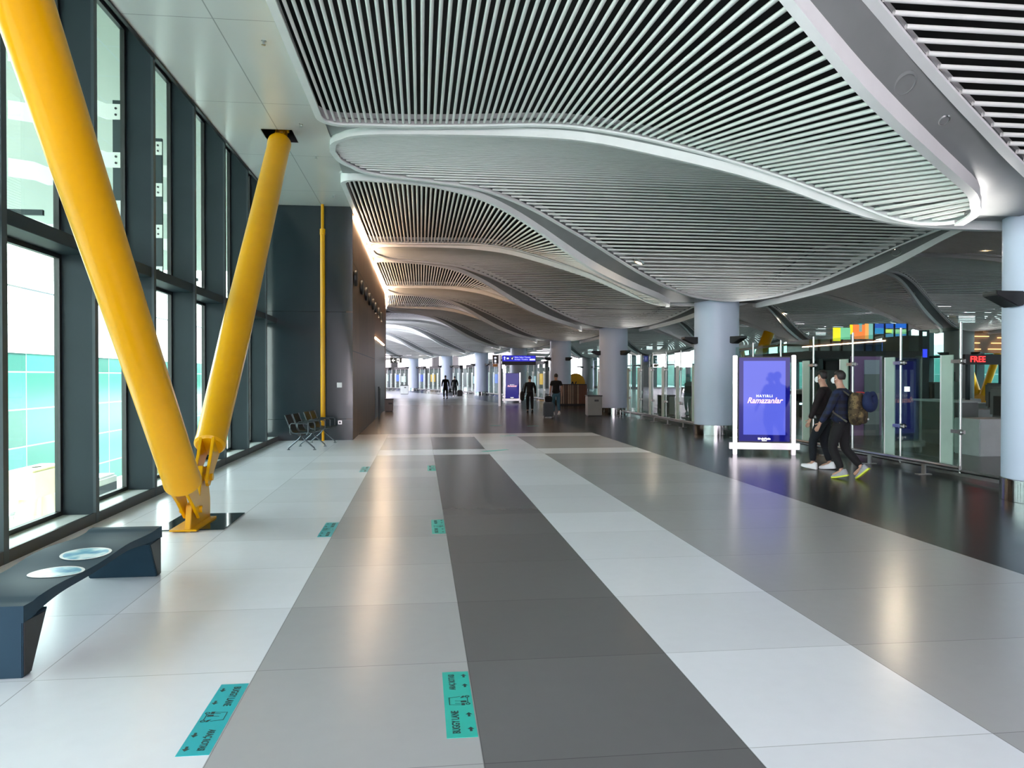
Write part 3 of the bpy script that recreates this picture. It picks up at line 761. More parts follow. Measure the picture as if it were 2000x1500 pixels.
# ------------------------------------------------------------------ columns
M_glow = lit('cool_light', (.9, .95, 1.0), 3)
UPW = 70
def column(k, row):
    x = (X1, X2)[row]; s = 21.42 + 12 * (k - 1)
    p = bend((x, s, 0)); a = -(max(0, s - S0)) / RB
    r = empty('column', None, None, (p.x, p.y, 0), -a)
    MB().lathe([(.63, .30), (.63, 3.95)], 56).build('shaft', M_col if row == 0 else M_coldark, r, smooth=.6)
    MB().lathe([(.615, 0), (.645, .004), (.645, .29), (.63, .30)], 56).build('base_ring', M_chrome, r, smooth=.4)
    MB().lathe([(.66, 3.93), (.66, 4.0)], 48).build('top_ring', M_dark, r, smooth=.6)
    for ang, nm in ((PI * 1.01, 'uplight'), (-PI * .36, 'uplight'), (PI * .3, 'uplight')):
        M = Matrix.Rotation(ang, 4, 'Z') @ Matrix.Translation((.60, 0, 2.72)) @ Matrix.Rotation(PI / 2, 4, 'X')
        MB().prism([(0, -.10), (.10, -.12), (.42, .03), (.42, .085), (0, .085)], -.13, .13, M).build(nm, M_dark, r, bevel=.01)
        if row == 0 or k < 6:
            l = bpy.data.lights.new('lamp', 'SPOT'); l.energy = UPW * (1 if row == 0 and k < 1 else .3); l.spot_size = 1.75; l.spot_blend = .9; l.shadow_soft_size = .12; l.color = (1, .97, .93)
            lo = bpy.data.objects.new('uplight_bulb', l); COL.objects.link(lo); lo.parent = r; lo.location = (math.cos(ang) * .98, math.sin(ang) * .98, 2.84)
            lo.rotation_euler = Vector((-math.cos(ang) * .8, -math.sin(ang) * .8, -1)).to_track_quat('Z', 'Y').to_euler()
    return r
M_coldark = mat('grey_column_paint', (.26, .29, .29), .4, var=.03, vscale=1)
for k in range(-1, 9):
    r = column(k, 0)
    lab = 'thick pale blue-grey round column, %s' % ('behind the camera' if k < 0 else '%s of the row along the glass screen' % ORD[k])
    tag(r, lab, 'column', 'round columns')
for k in range(1, 9):
    tag(column(k, 1), 'dark grey round column behind the glass screen, %s of the far row' % ORD[k - 1], 'column', 'round columns')

# ------------------------------------------------------------------ glass screens between the columns
def bp(x, s, z=0): return bend((x, s, z))
def screen(k, s0, s1, label, step=1.6, start=None):
    """a run of glass screen: panes, slim poles, frosted plates, clamps and the tube rail in front"""
    r = empty('glass_screen', label, 'glass screen', tuple(bp(8.8, (s0 + s1) / 2)), group='glass screens along the hall'); r.location = (0, 0, 0)
    s = start if start is not None else s0 + .35
    prev = s0
    PX = 8.86
    detail = k < 2
    while s < s1 - .1:
        a = -(max(0, s - S0)) / RB
        M = Matrix.Translation(bp(PX, s)) @ Matrix.Rotation(-a, 4, 'Z')
        MB().tube((0, 0, .08), (0, 0, 2.58), .022, n=12).add([M.inverted() @ M @ Vector((0, 0, 0))], []).build('pole', M_steel, r, smooth=.8, tf=lambda p, M=M: M @ p)
        f = MB().box(-.012, .012, .18, .46, .16, 2.04, M=M); f.build('frosted_plate', M_frost, r)
        MB().box(-.018, .018, .46, .485, .16, 2.04, M=M).build('plate_edge', M_white, r)
        for z in (1.93, .76):
            c = MB().box(-.016, .016, -.10, .22, z - .03, z + .03, M=M)
            if detail: c.lathe([(.035, -.03), (.045, -.02), (.045, .02), (.035, .03)], 14, M @ Matrix.Translation((-.04, -.06, z)) @ Matrix.Rotation(PI / 2, 4, 'Y'))
            c.build('clamp', M_steel, r)
        if s + step < s1 + .6:
            MB().box(-.006, .006, .03, step - .03, .10, 2.5, M=M).build('glass_pane', M_glassP, r)
        b = MB().box(-.012, .012, -.05, .05, 0, .22, M=M @ Matrix.Translation((-.30, .5, 0))); b.box(-.13, .12, -.05, .05, .0, .012, M=M @ Matrix.Translation((-.30, .5, 0)))
        b.box(-.01, .30, -.012, .012, .15, .17, M=M @ Matrix.Translation((-.30, .5, 0)))
        b.build('rail_bracket', M_steel, r)
        s += step
    n = max(2, int((s1 - s0) / 1.0))
    ra = s0 + (.9 if k == 0 else .75)
    pts = [bp(PX - .30, ra + (s1 - .8 - ra) * i / n, .215) for i in range(n + 1)]
    MB().sweep(pts, .03, 12).build('tube_rail', M_steel, r, smooth=.8)
    pts = [bp(PX, s0 + .2 + (s1 - .3 - s0) * i / n, .11) for i in range(n + 1)]
    MB().sweep(pts, .03, 4).build('floor_channel', M_steel, r)
    return r
names = ['nearest and second', 'second and third', 'third and fourth', 'fourth and fifth', 'fifth and sixth', 'sixth and seventh', 'seventh and eighth', 'eighth and ninth']
screen(0, 10.45, 20.9, 'tall glass screen with frosted plates between the %s round columns' % names[0], start=11.75)
for k in range(1, 8):
    s0 = 21.42 + 12 * (k - 1) + .6
    if k == 2:
        screen(k, s0, s0 + 4.9, 'short glass screen just beyond the third round column, before the slatted counter', start=s0 + .3); continue
    screen(k, s0, s0 + 10.8, 'glass screen with frosted plates between the %s round columns' % names[k], start=s0 + .3)
# door stile at the nearest column
r = empty('glass_door_frame', 'pair of thin steel stiles beside the nearest round column', 'door frame', (8.86, 10.35, 0))
for dy in (0, .12): MB().box(-.02, .02, dy - .02, dy + .02, 0, 2.05).build('stile', M_steel, r, bevel=.004)
MB().box(-.02, .02, -.02, .14, 2.0, 2.05).build('top_rail', M_steel, r)

# ------------------------------------------------------------------ digital displays
def screen_mat(name, base, e):
    M = bpy.data.materials.new(name); M.use_nodes = True; n = M.node_tree; b = n.nodes['Principled BSDF']
    t = n.nodes.new('ShaderNodeTexCoord'); no = n.nodes.new('ShaderNodeTexNoise'); no.inputs['Scale'].default_value = .9
    r = n.nodes.new('ShaderNodeValToRGB'); r.color_ramp.elements[0].color = (*[c * .85 for c in base], 1); r.color_ramp.elements[1].color = (*base, 1)
    n.links.new(t.outputs['Object'], no.inputs[0]); n.links.new(no.outputs[0], r.inputs[0]); n.links.new(r.outputs[0], b.inputs['Emission Color'])
    b.inputs['Base Color'].default_value = (.01, .01, .03, 1); b.inputs['Emission Strength'].default_value = e; b.inputs['Roughness'].default_value = .05; b.inputs['Specular IOR Level'].default_value = .10
    return M
M_scr1 = screen_mat('display_light_blue', (.085, .11, .60), .42)  # paler blue puts the windows' reflection into the screen's emission
M_scr2 = screen_mat('display_navy', (.003, .004, .17), .35)
M_pink = lit('pink_letter_light', (1, .5, .55), .42); M_wlet = lit('white_letter_light', (1, 1, 1), .42)
def totem(loc, rz, wid, hgt, scr, label, bright):
    r = empty('digital_display', label, 'display', loc, rz)
    w2 = wid / 2; fz = .26
    MB().box(-w2 + .07, w2 - .07, -.05, .06, fz, hgt - .03).build('housing', M_black, r, bevel=.01)
    MB().box(-w2 + .08, w2 - .08, -.062, -.05, fz + .03, hgt - .05).build('bezel_glass', M_scr2, r)
    if bright: MB().box(-w2 + .17, w2 - .17, -.066, -.060, fz + .17, hgt - .12).build('screen', scr, r)
    for sx_ in (-1, 1):
        MB().box(sx_ * w2 - .045, sx_ * w2 + .045, -.06, .06, 0, hgt).build('post', M_steel, r, bevel=.008)
    MB().box(-w2 - .12, w2 + .12, -.09, .09, .12, .26).build('foot_beam', M_steel, r, bevel=.008)
    P = Matrix.Translation((0, -.068, 0)) @ Matrix.Rotation(PI / 2, 4, 'X')
    k = wid / 1.4; zc = fz + (hgt - fz) * .52
    text('HAYIRLI', 'headline', M_wlet, P @ Matrix.Translation((0, zc + .03 * k, 0)), .085 * k, r, sp=1.35, off=.0015)
    text('Ramazanlar', 'greeting', M_pink, P @ Matrix.Translation((0, zc - .085 * k, 0)), .20 * k, r, shear=.35, off=.003, sx_=.90)
    text('MediaPlatin', 'logo', M_wlet, P @ Matrix.Translation((0, fz + .10 * k, 0)), .065 * k, r, off=.003)
    text('\u0130stanbul', 'logo_line', M_wlet, P @ Matrix.Translation((0, fz + .055 * k, 0)), .035 * k, r, off=.001)
    return r
p0, p1 = on_z(1434, 887), on_z(1550, 889)
c = (p0 + p1) / 2; d = p1 - p0
totem((c.x, c.y, 0), math.atan2(d.y, d.x), d.length - .02, 2.13, M_scr1, 'large free-standing digital display with blue lit screen, paled by painted window reflections, beside the second column', True)
c = bp(6.15, 48.8)
totem((c.x, c.y, 0), -.12, 1.0, 1.92, M_scr2, 'distant dark blue digital display with pink greeting in the walkway', False)

# ------------------------------------------------------------------ sign post, blue hanging sign, exit sign
M_blue = lit('blue_sign_face', (.01, .012, .35), .5); M_sgn = lit('sign_white', (.75, .8, 1), .4)
c = on_z(974.5, 793)
r = empty('sign_post', 'tall slim steel post with small black exit sign and orange box in mid distance', 'sign post', (c.x, c.y, 0))
D = c.y; k1 = D / FPX
zt = on_y(974, 692, D).z
MB().box(-.03, .09, -.06, .06, 0, zt).build('post', M_steel, r, bevel=.01)
MB().box(.09, .14, -.06, .06, 0, zt).build('post_side', M_dark, r)
MB().box(-.34, -.03, -.05, .05, zt - .52, zt - .03).build('exit_box', M_black, r)
MB().box(-.37, -.34, -.06, .06, zt - .54, zt - .02).build('exit_box_edge', M_white, r)
P = Matrix.Translation((-.21, -.055, zt - .2)) @ Matrix.Rotation(PI / 2, 4, 'X')
MB().prism([(-.08, 0), (0, .07), (0, .03), (.07, .03), (.07, -.03), (0, -.03), (0, -.07)], 0, .004, P).build('arrow', M_sgn, r)
MB().prism([(-.05, -.26), (.05, -.26), (.05, -.12), (-.05, -.12)], 0, .004, P).build('door_symbol', M_sgn, r)
MB().box(-.34, -.09, -.05, .05, zt - .70, zt - .54).build('orange_box', mat('orange_plastic', (.55, .22, .03), .4, var=.2, vscale=8), r)
a, b = on_y(980, 694, D + .3), on_y(1046, 713, D + .3)
r = empty('direction_sign', 'long blue lit direction sign with arrow, luggage and transfer wording', 'sign', (0, D + .3, 0))
MB().box(a.x, b.x, -.10, .10, b.z, a.z).build('sign_box', M_black, r, bevel=.01)
zs = a.z - (a.z - b.z) * .62
MB().box(a.x + .02, b.x - .02, -.112, -.10, zs, a.z - .02).build('lit_face', M_blue, r)
P = Matrix.Translation((0, D + .3 - .116, 0)) @ Matrix.Rotation(PI / 2, 4, 'X')
P0 = Matrix.Translation((0, -.116, 0)) @ Matrix.Rotation(PI / 2, 4, 'X')
hh = a.z - zs; zc = (a.z + zs) / 2; W_ = b.x - a.x
MB().prism([(a.x + .13, zc - .1), (a.x + .17, zc - .1), (a.x + .17, zc + .02), (a.x + .21, zc + .02), (a.x + .15, zc + .11), (a.x + .09, zc + .02), (a.x + .13, zc + .02)], 0, .004, P0).build('arrow', M_sgn, r)
for i, xo in enumerate((.33, .58)):
    MB().lathe([(.10, 0), (.10, .003)], 20, P0 @ Matrix.Translation((a.x + xo, zc, 0))).build('symbol_disc', M_black, r)
MB().box(a.x + .27, a.x + .39, -.124, -.12, zc - .05, zc + .04).build('suitcase_symbol', M_sgn, r)
MB().prism([(a.x + .50, zc + .03), (a.x + .57, zc - .01), (a.x + .56, zc - .07), (a.x + .60, zc - .07), (a.x + .61, zc), (a.x + .66, zc + .06), (a.x + .64, zc + .06), (a.x + .58, zc + .02)], .004, .007, P0).build('plane_symbol', M_sgn, r)
text('Gelen Yolcu / Transfer', 'lettering', M_sgn, P0 @ Matrix.Translation((a.x + .72, zc + .055, 0)), .10, r, align='LEFT')
text('Arrivals / Transfers', 'lettering', M_sgn, P0 @ Matrix.Translation((a.x + .72, zc - .065, 0)), .10, r, align='LEFT')
MB().box(b.x - .36, b.x - .04, -.118, -.112, zc - .11, zc - .03).build('white_tab', M_sgn, r)
MB().box(c.x + .09, a.x + .02, -.34, .0, (a.z + b.z) / 2 - .03, (a.z + b.z) / 2 + .03).build('support_arm', M_dark, r)
# exit sign near the wood wall
a, b = on_y(762, 699, 40), on_y(785, 709, 40)
r = empty('exit_sign', 'small dark exit sign with white arrow hanging from a bar near the wood wall', 'exit sign', (0, 40, 0))
MB().box(a.x, b.x, -.06, .06, b.z, a.z).build('sign_box', mat('dark_green', (.01, .03, .02), .4, var=.1), r, bevel=.01)
MB().box(-2.6, b.x + .03, -.02, .02, a.z + .10, a.z + .13).build('arm', M_dark, r)
for xx in (a.x + .1, b.x - .1): MB().box(xx - .01, xx + .01, -.01, .01, a.z, a.z + .11).build('hanger', M_dark, r)
P = Matrix.Translation(((a.x + b.x) / 2, -.064, (a.z + b.z) / 2)) @ Matrix.Rotation(PI / 2, 4, 'X')
MB().prism([(-.22, 0), (-.13, .09), (-.10, .09), (-.16, .02), (-.04, .02), (-.04, -.02), (-.16, -.02), (-.10, -.09), (-.13, -.09)], 0, .005, P).build('arrow', M_wlet, r)
MB().prism([(.04, -.1), (.18, -.1), (.18, .1), (.04, .1)], 0, .005, P).build('door_symbol', M_wlet, r)
MB().prism([(.08, -.06), (.13, -.06), (.14, .03), (.10, .07), (.07, .02)], .005, .008, P).build('running_symbol', M_black, r)

# ------------------------------------------------------------------ bins
def bin_(loc, w_, dpt, h, mt, label, top=M_black):
    r = empty('litter_bin', label, 'bin', loc)
    MB().box(-w_ / 2, w_ / 2, -dpt / 2, dpt / 2, .04, h - .05).build('body', mt, r, bevel=.02)
    MB().box(-w_ / 2 - .02, w_ / 2 + .02, -dpt / 2 - .02, dpt / 2 + .02, h - .05, h).build('lid', top, r, bevel=.015)
    MB().box(-.02, .16, -dpt / 2 - .006, -dpt / 2, h - .26, h - .18).build('slot', M_black, r)
    MB().box(-w_ / 2 + .03, w_ / 2 - .03, -dpt / 2 + .03, dpt / 2 - .03, 0, .04).build('plinth', M_black, r)
M_bin = mat('bin_grey', (.22, .22, .20), .5, var=.06)
p = on_z(1162, 813); bin_((p.x, p.y + .25, 0), .62, .5, .88, M_bin, 'large grey litter bin with black lid at the foot of the third column')
p = on_z(751, 804); bin_((p.x + .22, p.y - .1, 0), .40, .4, .62, mat('bin_brown', (.10, .08, .07), .4, var=.1), 'small dark bin beside the dark opening in the wood wall')
p = on_z(790, 770); bin_((p.x, p.y, 0), .75, .5, .85, mat('bin_pale', (.45, .5, .46), .5, var=.1), 'distant pale bin at the foot of the eighth column')
# tall frame standing by the opening
r = empty('standing_frame', 'dark steel frame standing at the corner of the wood wall opening', 'frame', (-1.66, 31.0, 0))
MB().box(-.03, .03, -.03, .03, 0, 1.25).build('post', M_slate, r); MB().box(-.03, .03, .5, .56, 0, 1.25).build('post', M_slate, r); MB().box(-.03, .03, -.03, .56, 1.2, 1.27).build('top_bar', M_slate, r)

# ------------------------------------------------------------------ slatted counter and yellow round sign
a, b = on_z(1098, 793), on_z(1145, 792)
r = empty('slatted_counter', 'counter clad in upright wooden slats beyond the third round column', 'counter', (0, 0, 0))
r.location = (a.x, 43.5, 0)
M_sl = [mat('slat_brown', (.16, .085, .045), .5, var=.15), mat('slat_tan', (.42, .32, .22), .5, var=.1), mat('slat_dark', (.05, .03, .02), .5, var=.2), mat('slat_red', (.14, .035, .02), .5, var=.1)]
L_ = b.x - a.x; zt = on_y(1120, 751, 43.5).z; mb = MB(); x = 0; i = 0
while x < L_:
    mb.box(x, x + .045, -.02, .02, .10, zt, mi=(i * 7 + i // 3) % 3 if x < L_ * .75 else (3 if i % 2 else 0)); x += .06; i += 1
mb.build('slat_cladding', M_sl, r)
MB().box(0, L_, .02, .8, .0, zt - .02).build('body', M_black, r); MB().box(-.02, L_ + .02, -.04, .85, zt - .02, zt + .02).build('worktop', M_dark, r)
cy = on_y(1124, 748, 52)
r = empty('round_sign', 'round orange-yellow sign with a dark W behind the slatted counter', 'sign', tuple(cy))
MB().lathe([(.001, -.05), (.62, -.05), (.66, -.03), (.66, .03), (.62, .05), (.001, .05)], 40, Matrix.Rotation(PI / 2, 4, 'X'), caps=False).build('disc', mat('orange_yellow', (.85, .42, .02), .4, var=.15, vscale=2), r, smooth=.6)
text('W', 'letter', M_black, Matrix.Translation((-.22, -.056, -.12)) @ Matrix.Rotation(PI / 2, 4, 'X'), .55, r, off=.01)
MB().box(-.04, .04, -.04, .04, -cy.z, -.5).build('post', M_dark, r)

# ------------------------------------------------------------------ security area behind the glass
def pbox(name, parent, mt, u0, v0, u1, v1, y, dep, **kw):
    a, b = on_y(u0, v0, y), on_y(u1, v1, y)
    return MB().box(a.x, b.x, y, y + dep, max(0, b.z), a.z).build(name, mt, parent, **kw)
r = empty('checkpoint_portal', 'long black canopy on posts over the security checkpoint behind the glass', 'canopy')
pbox('canopy', r, M_black, 1589, 685, 1800, 701, 22, 5)
for u in (1600, 1660, 1700, 1790): pbox('post', r, M_slate, u, 701, u + 7, 905, 22.05, .12)
M_scan = mat('scanner_grey', (.10, .11, .11), .4, var=.1); M_pane = mat('pale_panel', (.42, .45, .46), .4, var=.06)
n_ = 0
for u0, u1, v0, y in ((1600, 1650, 705, 24), (1765, 1785, 705, 23.0), (1560, 1582, 770, 30)):
    r = empty('walk_through_scanner', ['dark walk-through body scanner under the left of the black canopy', 'slim dark scanner panel under the right end of the black canopy', 'low dark scanner cabinet behind the large display'][n_], 'scanner'); n_ += 1
    a, b = on_y(u0, v0, y), on_y(u1, v0, y); h = min(a.z, 2.3)
    for q in (a.x, b.x - .25): MB().box(q, q + .25, y, y + .7, 0, h).build('side_panel', M_scan, r, bevel=.02)
    MB().box(a.x, b.x, y, y + .7, h - .3, h).build('crossbeam', M_dark, r, bevel=.02)
    MB().box(a.x + .03, a.x + .2, y - .02, y, h * .55, h * .62).build('indicator', lit('scanner_white_light', (.7, .9, 1), 1.5), r)
for j, (x, y, l) in enumerate(((13.2, 15.2, 3.2), (16.5, 19.5, 3.4), (12.2, 29.5, 3.0), (20.5, 28.5, 3.5), (12.5, 33, 3), (20, 24, 3))):
    r = empty('baggage_scanner', 'grey baggage X-ray machine with roller table, %s behind the glass screen' % ORD[j], 'scanner', (x, y, 0), .05 * j, 'baggage scanners')
    MB().box(-l / 2, l / 2, -.4, .4, .0, .78).build('roller_table', M_pane, r, bevel=.02)
    MB().box(-.7, .7, -.5, .5, .78, 1.45).build('tunnel', M_scan, r, bevel=.06)
    MB().box(-.72, -.70, -.32, .32, .82, 1.25).build('curtain', M_black, r)
    MB().box(-.2, .3, -.56, -.50, 1.5, 1.85).build('monitor', M_black, r, bevel=.01)
    MB().box(.02, .07, -.54, -.50, 1.4, 1.55).build('monitor_stand', M_dark, r)
# lilac poster panel
r = empty('poster_panel', 'tall panel with lilac edge and pale scene behind the second man', 'panel', (0, 0, 0))
a, b = on_y(1664, 696, 20.5), on_y(1722, 880, 20.5)
MB().box(a.x, b.x, 20.5, 20.58, b.z, a.z).build('frame', mat('lilac_frame', (.32, .14, .36), .4, var=.05), r)
a2, b2 = on_y(1688, 703, 20.49), on_y(1716, 857, 20.49)
def poster():
    M = bpy.data.materials.new('poster_scene'); M.use_nodes = True; n = M.node_tree; b_ = n.nodes['Principled BSDF']
    t = n.nodes.new('ShaderNodeTexCoord'); sp = n.nodes.new('ShaderNodeSeparateXYZ'); mr = n.nodes.new('ShaderNodeMapRange'); cr = n.nodes.new('ShaderNodeValToRGB'); cr.color_ramp.interpolation = 'CONSTANT'
    mr.inputs['From Min'].default_value = b2.z; mr.inputs['From Max'].default_value = a2.z
    e = cr.color_ramp.elements; e[0].color = (.10, .12, .14, 1); e[1].position = .82; e[1].color = (.45, .45, .60, 1)
    for pos, c_ in ((.18, (.30, .30, .33)), (.35, (.22, .23, .25)), (.5, (.38, .33, .33)), (.58, (.20, .22, .24))):
        k = e.new(pos); k.color = (*c_, 1)
    n.links.new(t.outputs['Object'], sp.inputs[0]); n.links.new(sp.outputs['Z'], mr.inputs[0]); n.links.new(mr.outputs[0], cr.inputs[0]); n.links.new(cr.outputs[0], b_.inputs['Base Color']); b_.inputs['Roughness'].default_value = .3
    return M
MB().box(a2.x, b2.x, 20.46, 20.5, b2.z, a2.z).build('picture', poster(), r)
# red lettered lane sign
r = empty('lane_sign', 'black overhead sign with red letters near the nearest column', 'sign')
pbox('sign_box', r, M_black, 1885, 692, 1962, 712, 21, .2)
q = on_y(1910, 702, 20.99)
text('FREE', 'lettering', lit('red_led', (1, .02, .02), 1.2), Matrix.Translation(q) @ Matrix.Rotation(PI / 2, 4, 'X'), .24, r, off=.004)
for u in (1890, 1955): pbox('post', r, M_slate, u, 712, u + 4, 880, 21.05, .1)
# grey wall with warm light lines
r = empty('lit_canopy', 'grey slatted screen wall with warm orange light lines at the far right', 'wall panel')
pbox('back', r, mat('taupe_panel', (.22, .19, .16), .5, var=.05), 1885, 640, 1990, 690, 34, .3)
for v, u0, u1 in ((656, 1890, 1932), (659, 1950, 1990), (669, 1903, 1914), (669.5, 1938, 1990), (681, 1903, 1916), (681, 1932, 1990), (690, 1895, 1916), (693, 1935, 1990)):
    pbox('light_line', r, lit('amber_line', (1, .5, .18), .8), u0, v, u1, v + 1.6, 33.9, .08)
# partition walls and counters of the far zone
r = empty('service_block', 'dark grey service wall behind the glass screen right of the black canopy', 'wall panel')
pbox('body', r, mat('charcoal_panel', (.06, .07, .07), .5, var=.06), 1775, 655, 1812, 900, 26, 1.6)
r = empty('information_tower', 'slim panel with small blue and white lit screens beside the far column', 'display')
pbox('body', r, M_slate, 1802, 645, 1814, 880, 24, .2)
pbox('blue_screen', r, lit('blue_lit', (.02, .03, .5), .8), 1804, 682, 1811, 698, 23.95, .05)
pbox('white_screen', r, lit('white_lit', (.6, .9, .85), .7), 1804, 648, 1810, 656, 23.95, .05)
# low counters
for j, (x, y, sx_, sy_) in enumerate(((19, 33, 4, .8), (15, 40, 5, .8), (28, 30, 1, 6), (13, 17.8, .6, 1.6))):
    r = empty('service_counter', 'low grey service counter standing in the area behind the glass, %s one' % ['middle', 'deepest', 'rightmost', 'nearest'][j], 'counter', (x, y, 0))
    MB().box(-sx_ / 2, sx_ / 2, -sy_ / 2, sy_ / 2, 0, 1.05).build('body', M_scan, r, bevel=.02); MB().box(-sx_ / 2 - .03, sx_ / 2 + .03, -sy_ / 2 - .03, sy_ / 2 + .03, 1.05, 1.10).build('worktop', M_pane, r)
# upper gallery and coloured glass
r = empty('gallery', 'glazed gallery with dark frames under the coloured glass', 'gallery')
pbox('body', r, mat('gallery_glass', (.10, .12, .13), .15, var=.2, vscale=1), 1580, 663, 1726, 686, 31, 2)
for u in (1600, 1624, 1645, 1668, 1690, 1708): pbox('mullion', r, M_dark, u, 663, u + 1.5, 900 if u in (1600, 1708) else 686, 30.9, .1)
pbox('rail', r, M_dark, 1580, 673, 1726, 674.5, 30.9, .1)
r = empty('coloured_glass_wall', 'wall of coloured glass panes, yellow green orange and blue, high behind the glass screen', 'glass wall')
def cg(name, c): 
    return mat(name, tuple(x * .5 for x in c), .15, emit=c, estr=.28)  # the panes' emission stands for daylight shining through from behind
for (u0, u1, v0, v1, c_) in ((1628, 1642, 640, 666, (.95, .9, .02)), (1642, 1661, 640, 663, (.2, .62, .35)), (1661, 1666, 634, 653, (.95, .8, .02)), (1666, 1690, 634, 662, (1, .25, .06)), (1678, 1684, 632, 648, (.05, .4, .42)), (1690, 1697, 632, 662, (1, .45, .12)), (1697, 1706, 632, 662, (.2, .5, .45)),
                             (1708, 1728, 632, 641, (.03, .10, .45)), (1728, 1747, 632, 641, (.03, .12, .50)), (1747, 1772, 632, 641, (.02, .14, .6)), (1708, 1728, 641, 652, (.03, .25, .5)), (1728, 1742, 643, 650, (.5, .8, .15)), (1742, 1772, 643, 652, (.25, .6, .3)), (1728, 1747, 652, 668, (.12, .3, .5)), (1747, 1772, 652, 668, (.06, .25, .55)), (1724, 1747, 668, 686, (.03, .12, .6)), (1747, 1772, 668, 686, (.02, .08, .5))):
    pbox('coloured_pane', r, cg('pane_colour', c_), u0, v0, u1 - .4, v1, 30.0, .05)
for u in (1707, 1728, 1747, 1772): pbox('frame', r, M_dark, u - .5, 632, u + .5, 900, 29.94, .05)
# opposite facade, mirrored
for i in range(28):
    y0 = -10 + 4 * i; r = empty('window_%d' % (20 + i), kind='structure')
    f = MB()
    for q in ((y0, y0 + .12), (y0 + 2, y0 + 2.12)): f.box(37.2, 37.8, *q, 0, 6.1)
    f.box(37.4, 37.8, y0, y0 + 4, 3.0, 3.15)
    f.box(37.4, 37.8, y0, y0 + 4, 0, .3)
    f.build('frame', M_mull, r, tf=bend)
    MB().box(37.78, 37.8, y0, y0 + 4, .3, 6.1).build('pane', M_glassF, r, tf=bend)
r = empty('terminal_building', 'teal glazed building outside beyond the far side facade', 'building')
MB().box(60, 64, -30, 230, -1, 4.2).build('curtain_wall', M_teal, r); MB().box(60, 64, -30, 230, 4.2, 5.4).build('parapet', M_ext, r)
def vstrut(x, y, label, sc=1.0):
    r = empty('yellow_strut', label, 'strut', (x, y, 0), group='distant yellow struts')
    for sg in (-1, 1): MB().sweep([(0, sg * .25, .5), (0, sg * 2.75, 5.85)], [.2 * sc, .2 * sc], 18).build('tube', M_yellow, r, smooth=.8)
    MB().box(-.05, .05, -.5, .5, 0, .8).build('foot', M_yellow, r)
for j, s in enumerate((33, 45, 57, 69)):
    p = bp(36.5, s); vstrut(p.x, p.y, 'distant pair of yellow slanted struts along the far side windows, %s of its row' % ORD[j], 1.1)
r = empty('yellow_strut', 'yellow slanted strut seen above the large digital display', 'strut')
a, b = on_y(1480, 705, 36.5), on_y(1500, 655, 36.5)
MB().sweep([(a.x - .8, 36.5, 0.1), tuple(a), tuple(b + (b - a) * .1)], [.27, .27, .27], 18).build('tube', M_yellow, r, smooth=.8)
r = empty('glass_railing', 'upper glass railing with orange handrail above the large digital display', 'railing')
a, b = on_y(1437, 684, 30), on_y(1640, 662, 38)
MB().tube(a, b, .05, n=10).build('handrail', mat('copper_rail', (.55, .30, .16), .35, .6, var=.05), r, smooth=.8)
a2 = on_y(1437, 695, 30)
MB().add([a, b, b - Vector((0, 0, .55)), a - Vector((0, 0, .55))], [(0, 1, 2, 3)]).add([a + Vector((.02, .02, 0)), b + Vector((.02, .02, 0)), b - Vector((-.02, -.02, .55)), a - Vector((-.02, -.02, .55))], [(3, 2, 1, 0)]).build('glass', M_glassP, r)

# soffit lamps
p = on_z(1780, 126, 4.9); q = None
downlight(4.70, 7.05, .13, 'round grey ceiling speaker in the soffit strip near the top right', False, 'ceiling_speaker')
downlight(5.36, 7.38, .065, 'small recessed round downlight in the grey soffit, top right', False)
for j, (x, s) in enumerate(((19.3, 24.5), (12.2, 18.6), (20.6, 30.3), (13.5, 30.5), (21, 42), (13, 42), (5.4, 18.7))):
    downlight(x, s, .13, 'warm glowing downlight set in the grey soffit strip, %s along the hall' % ORD[j], True)

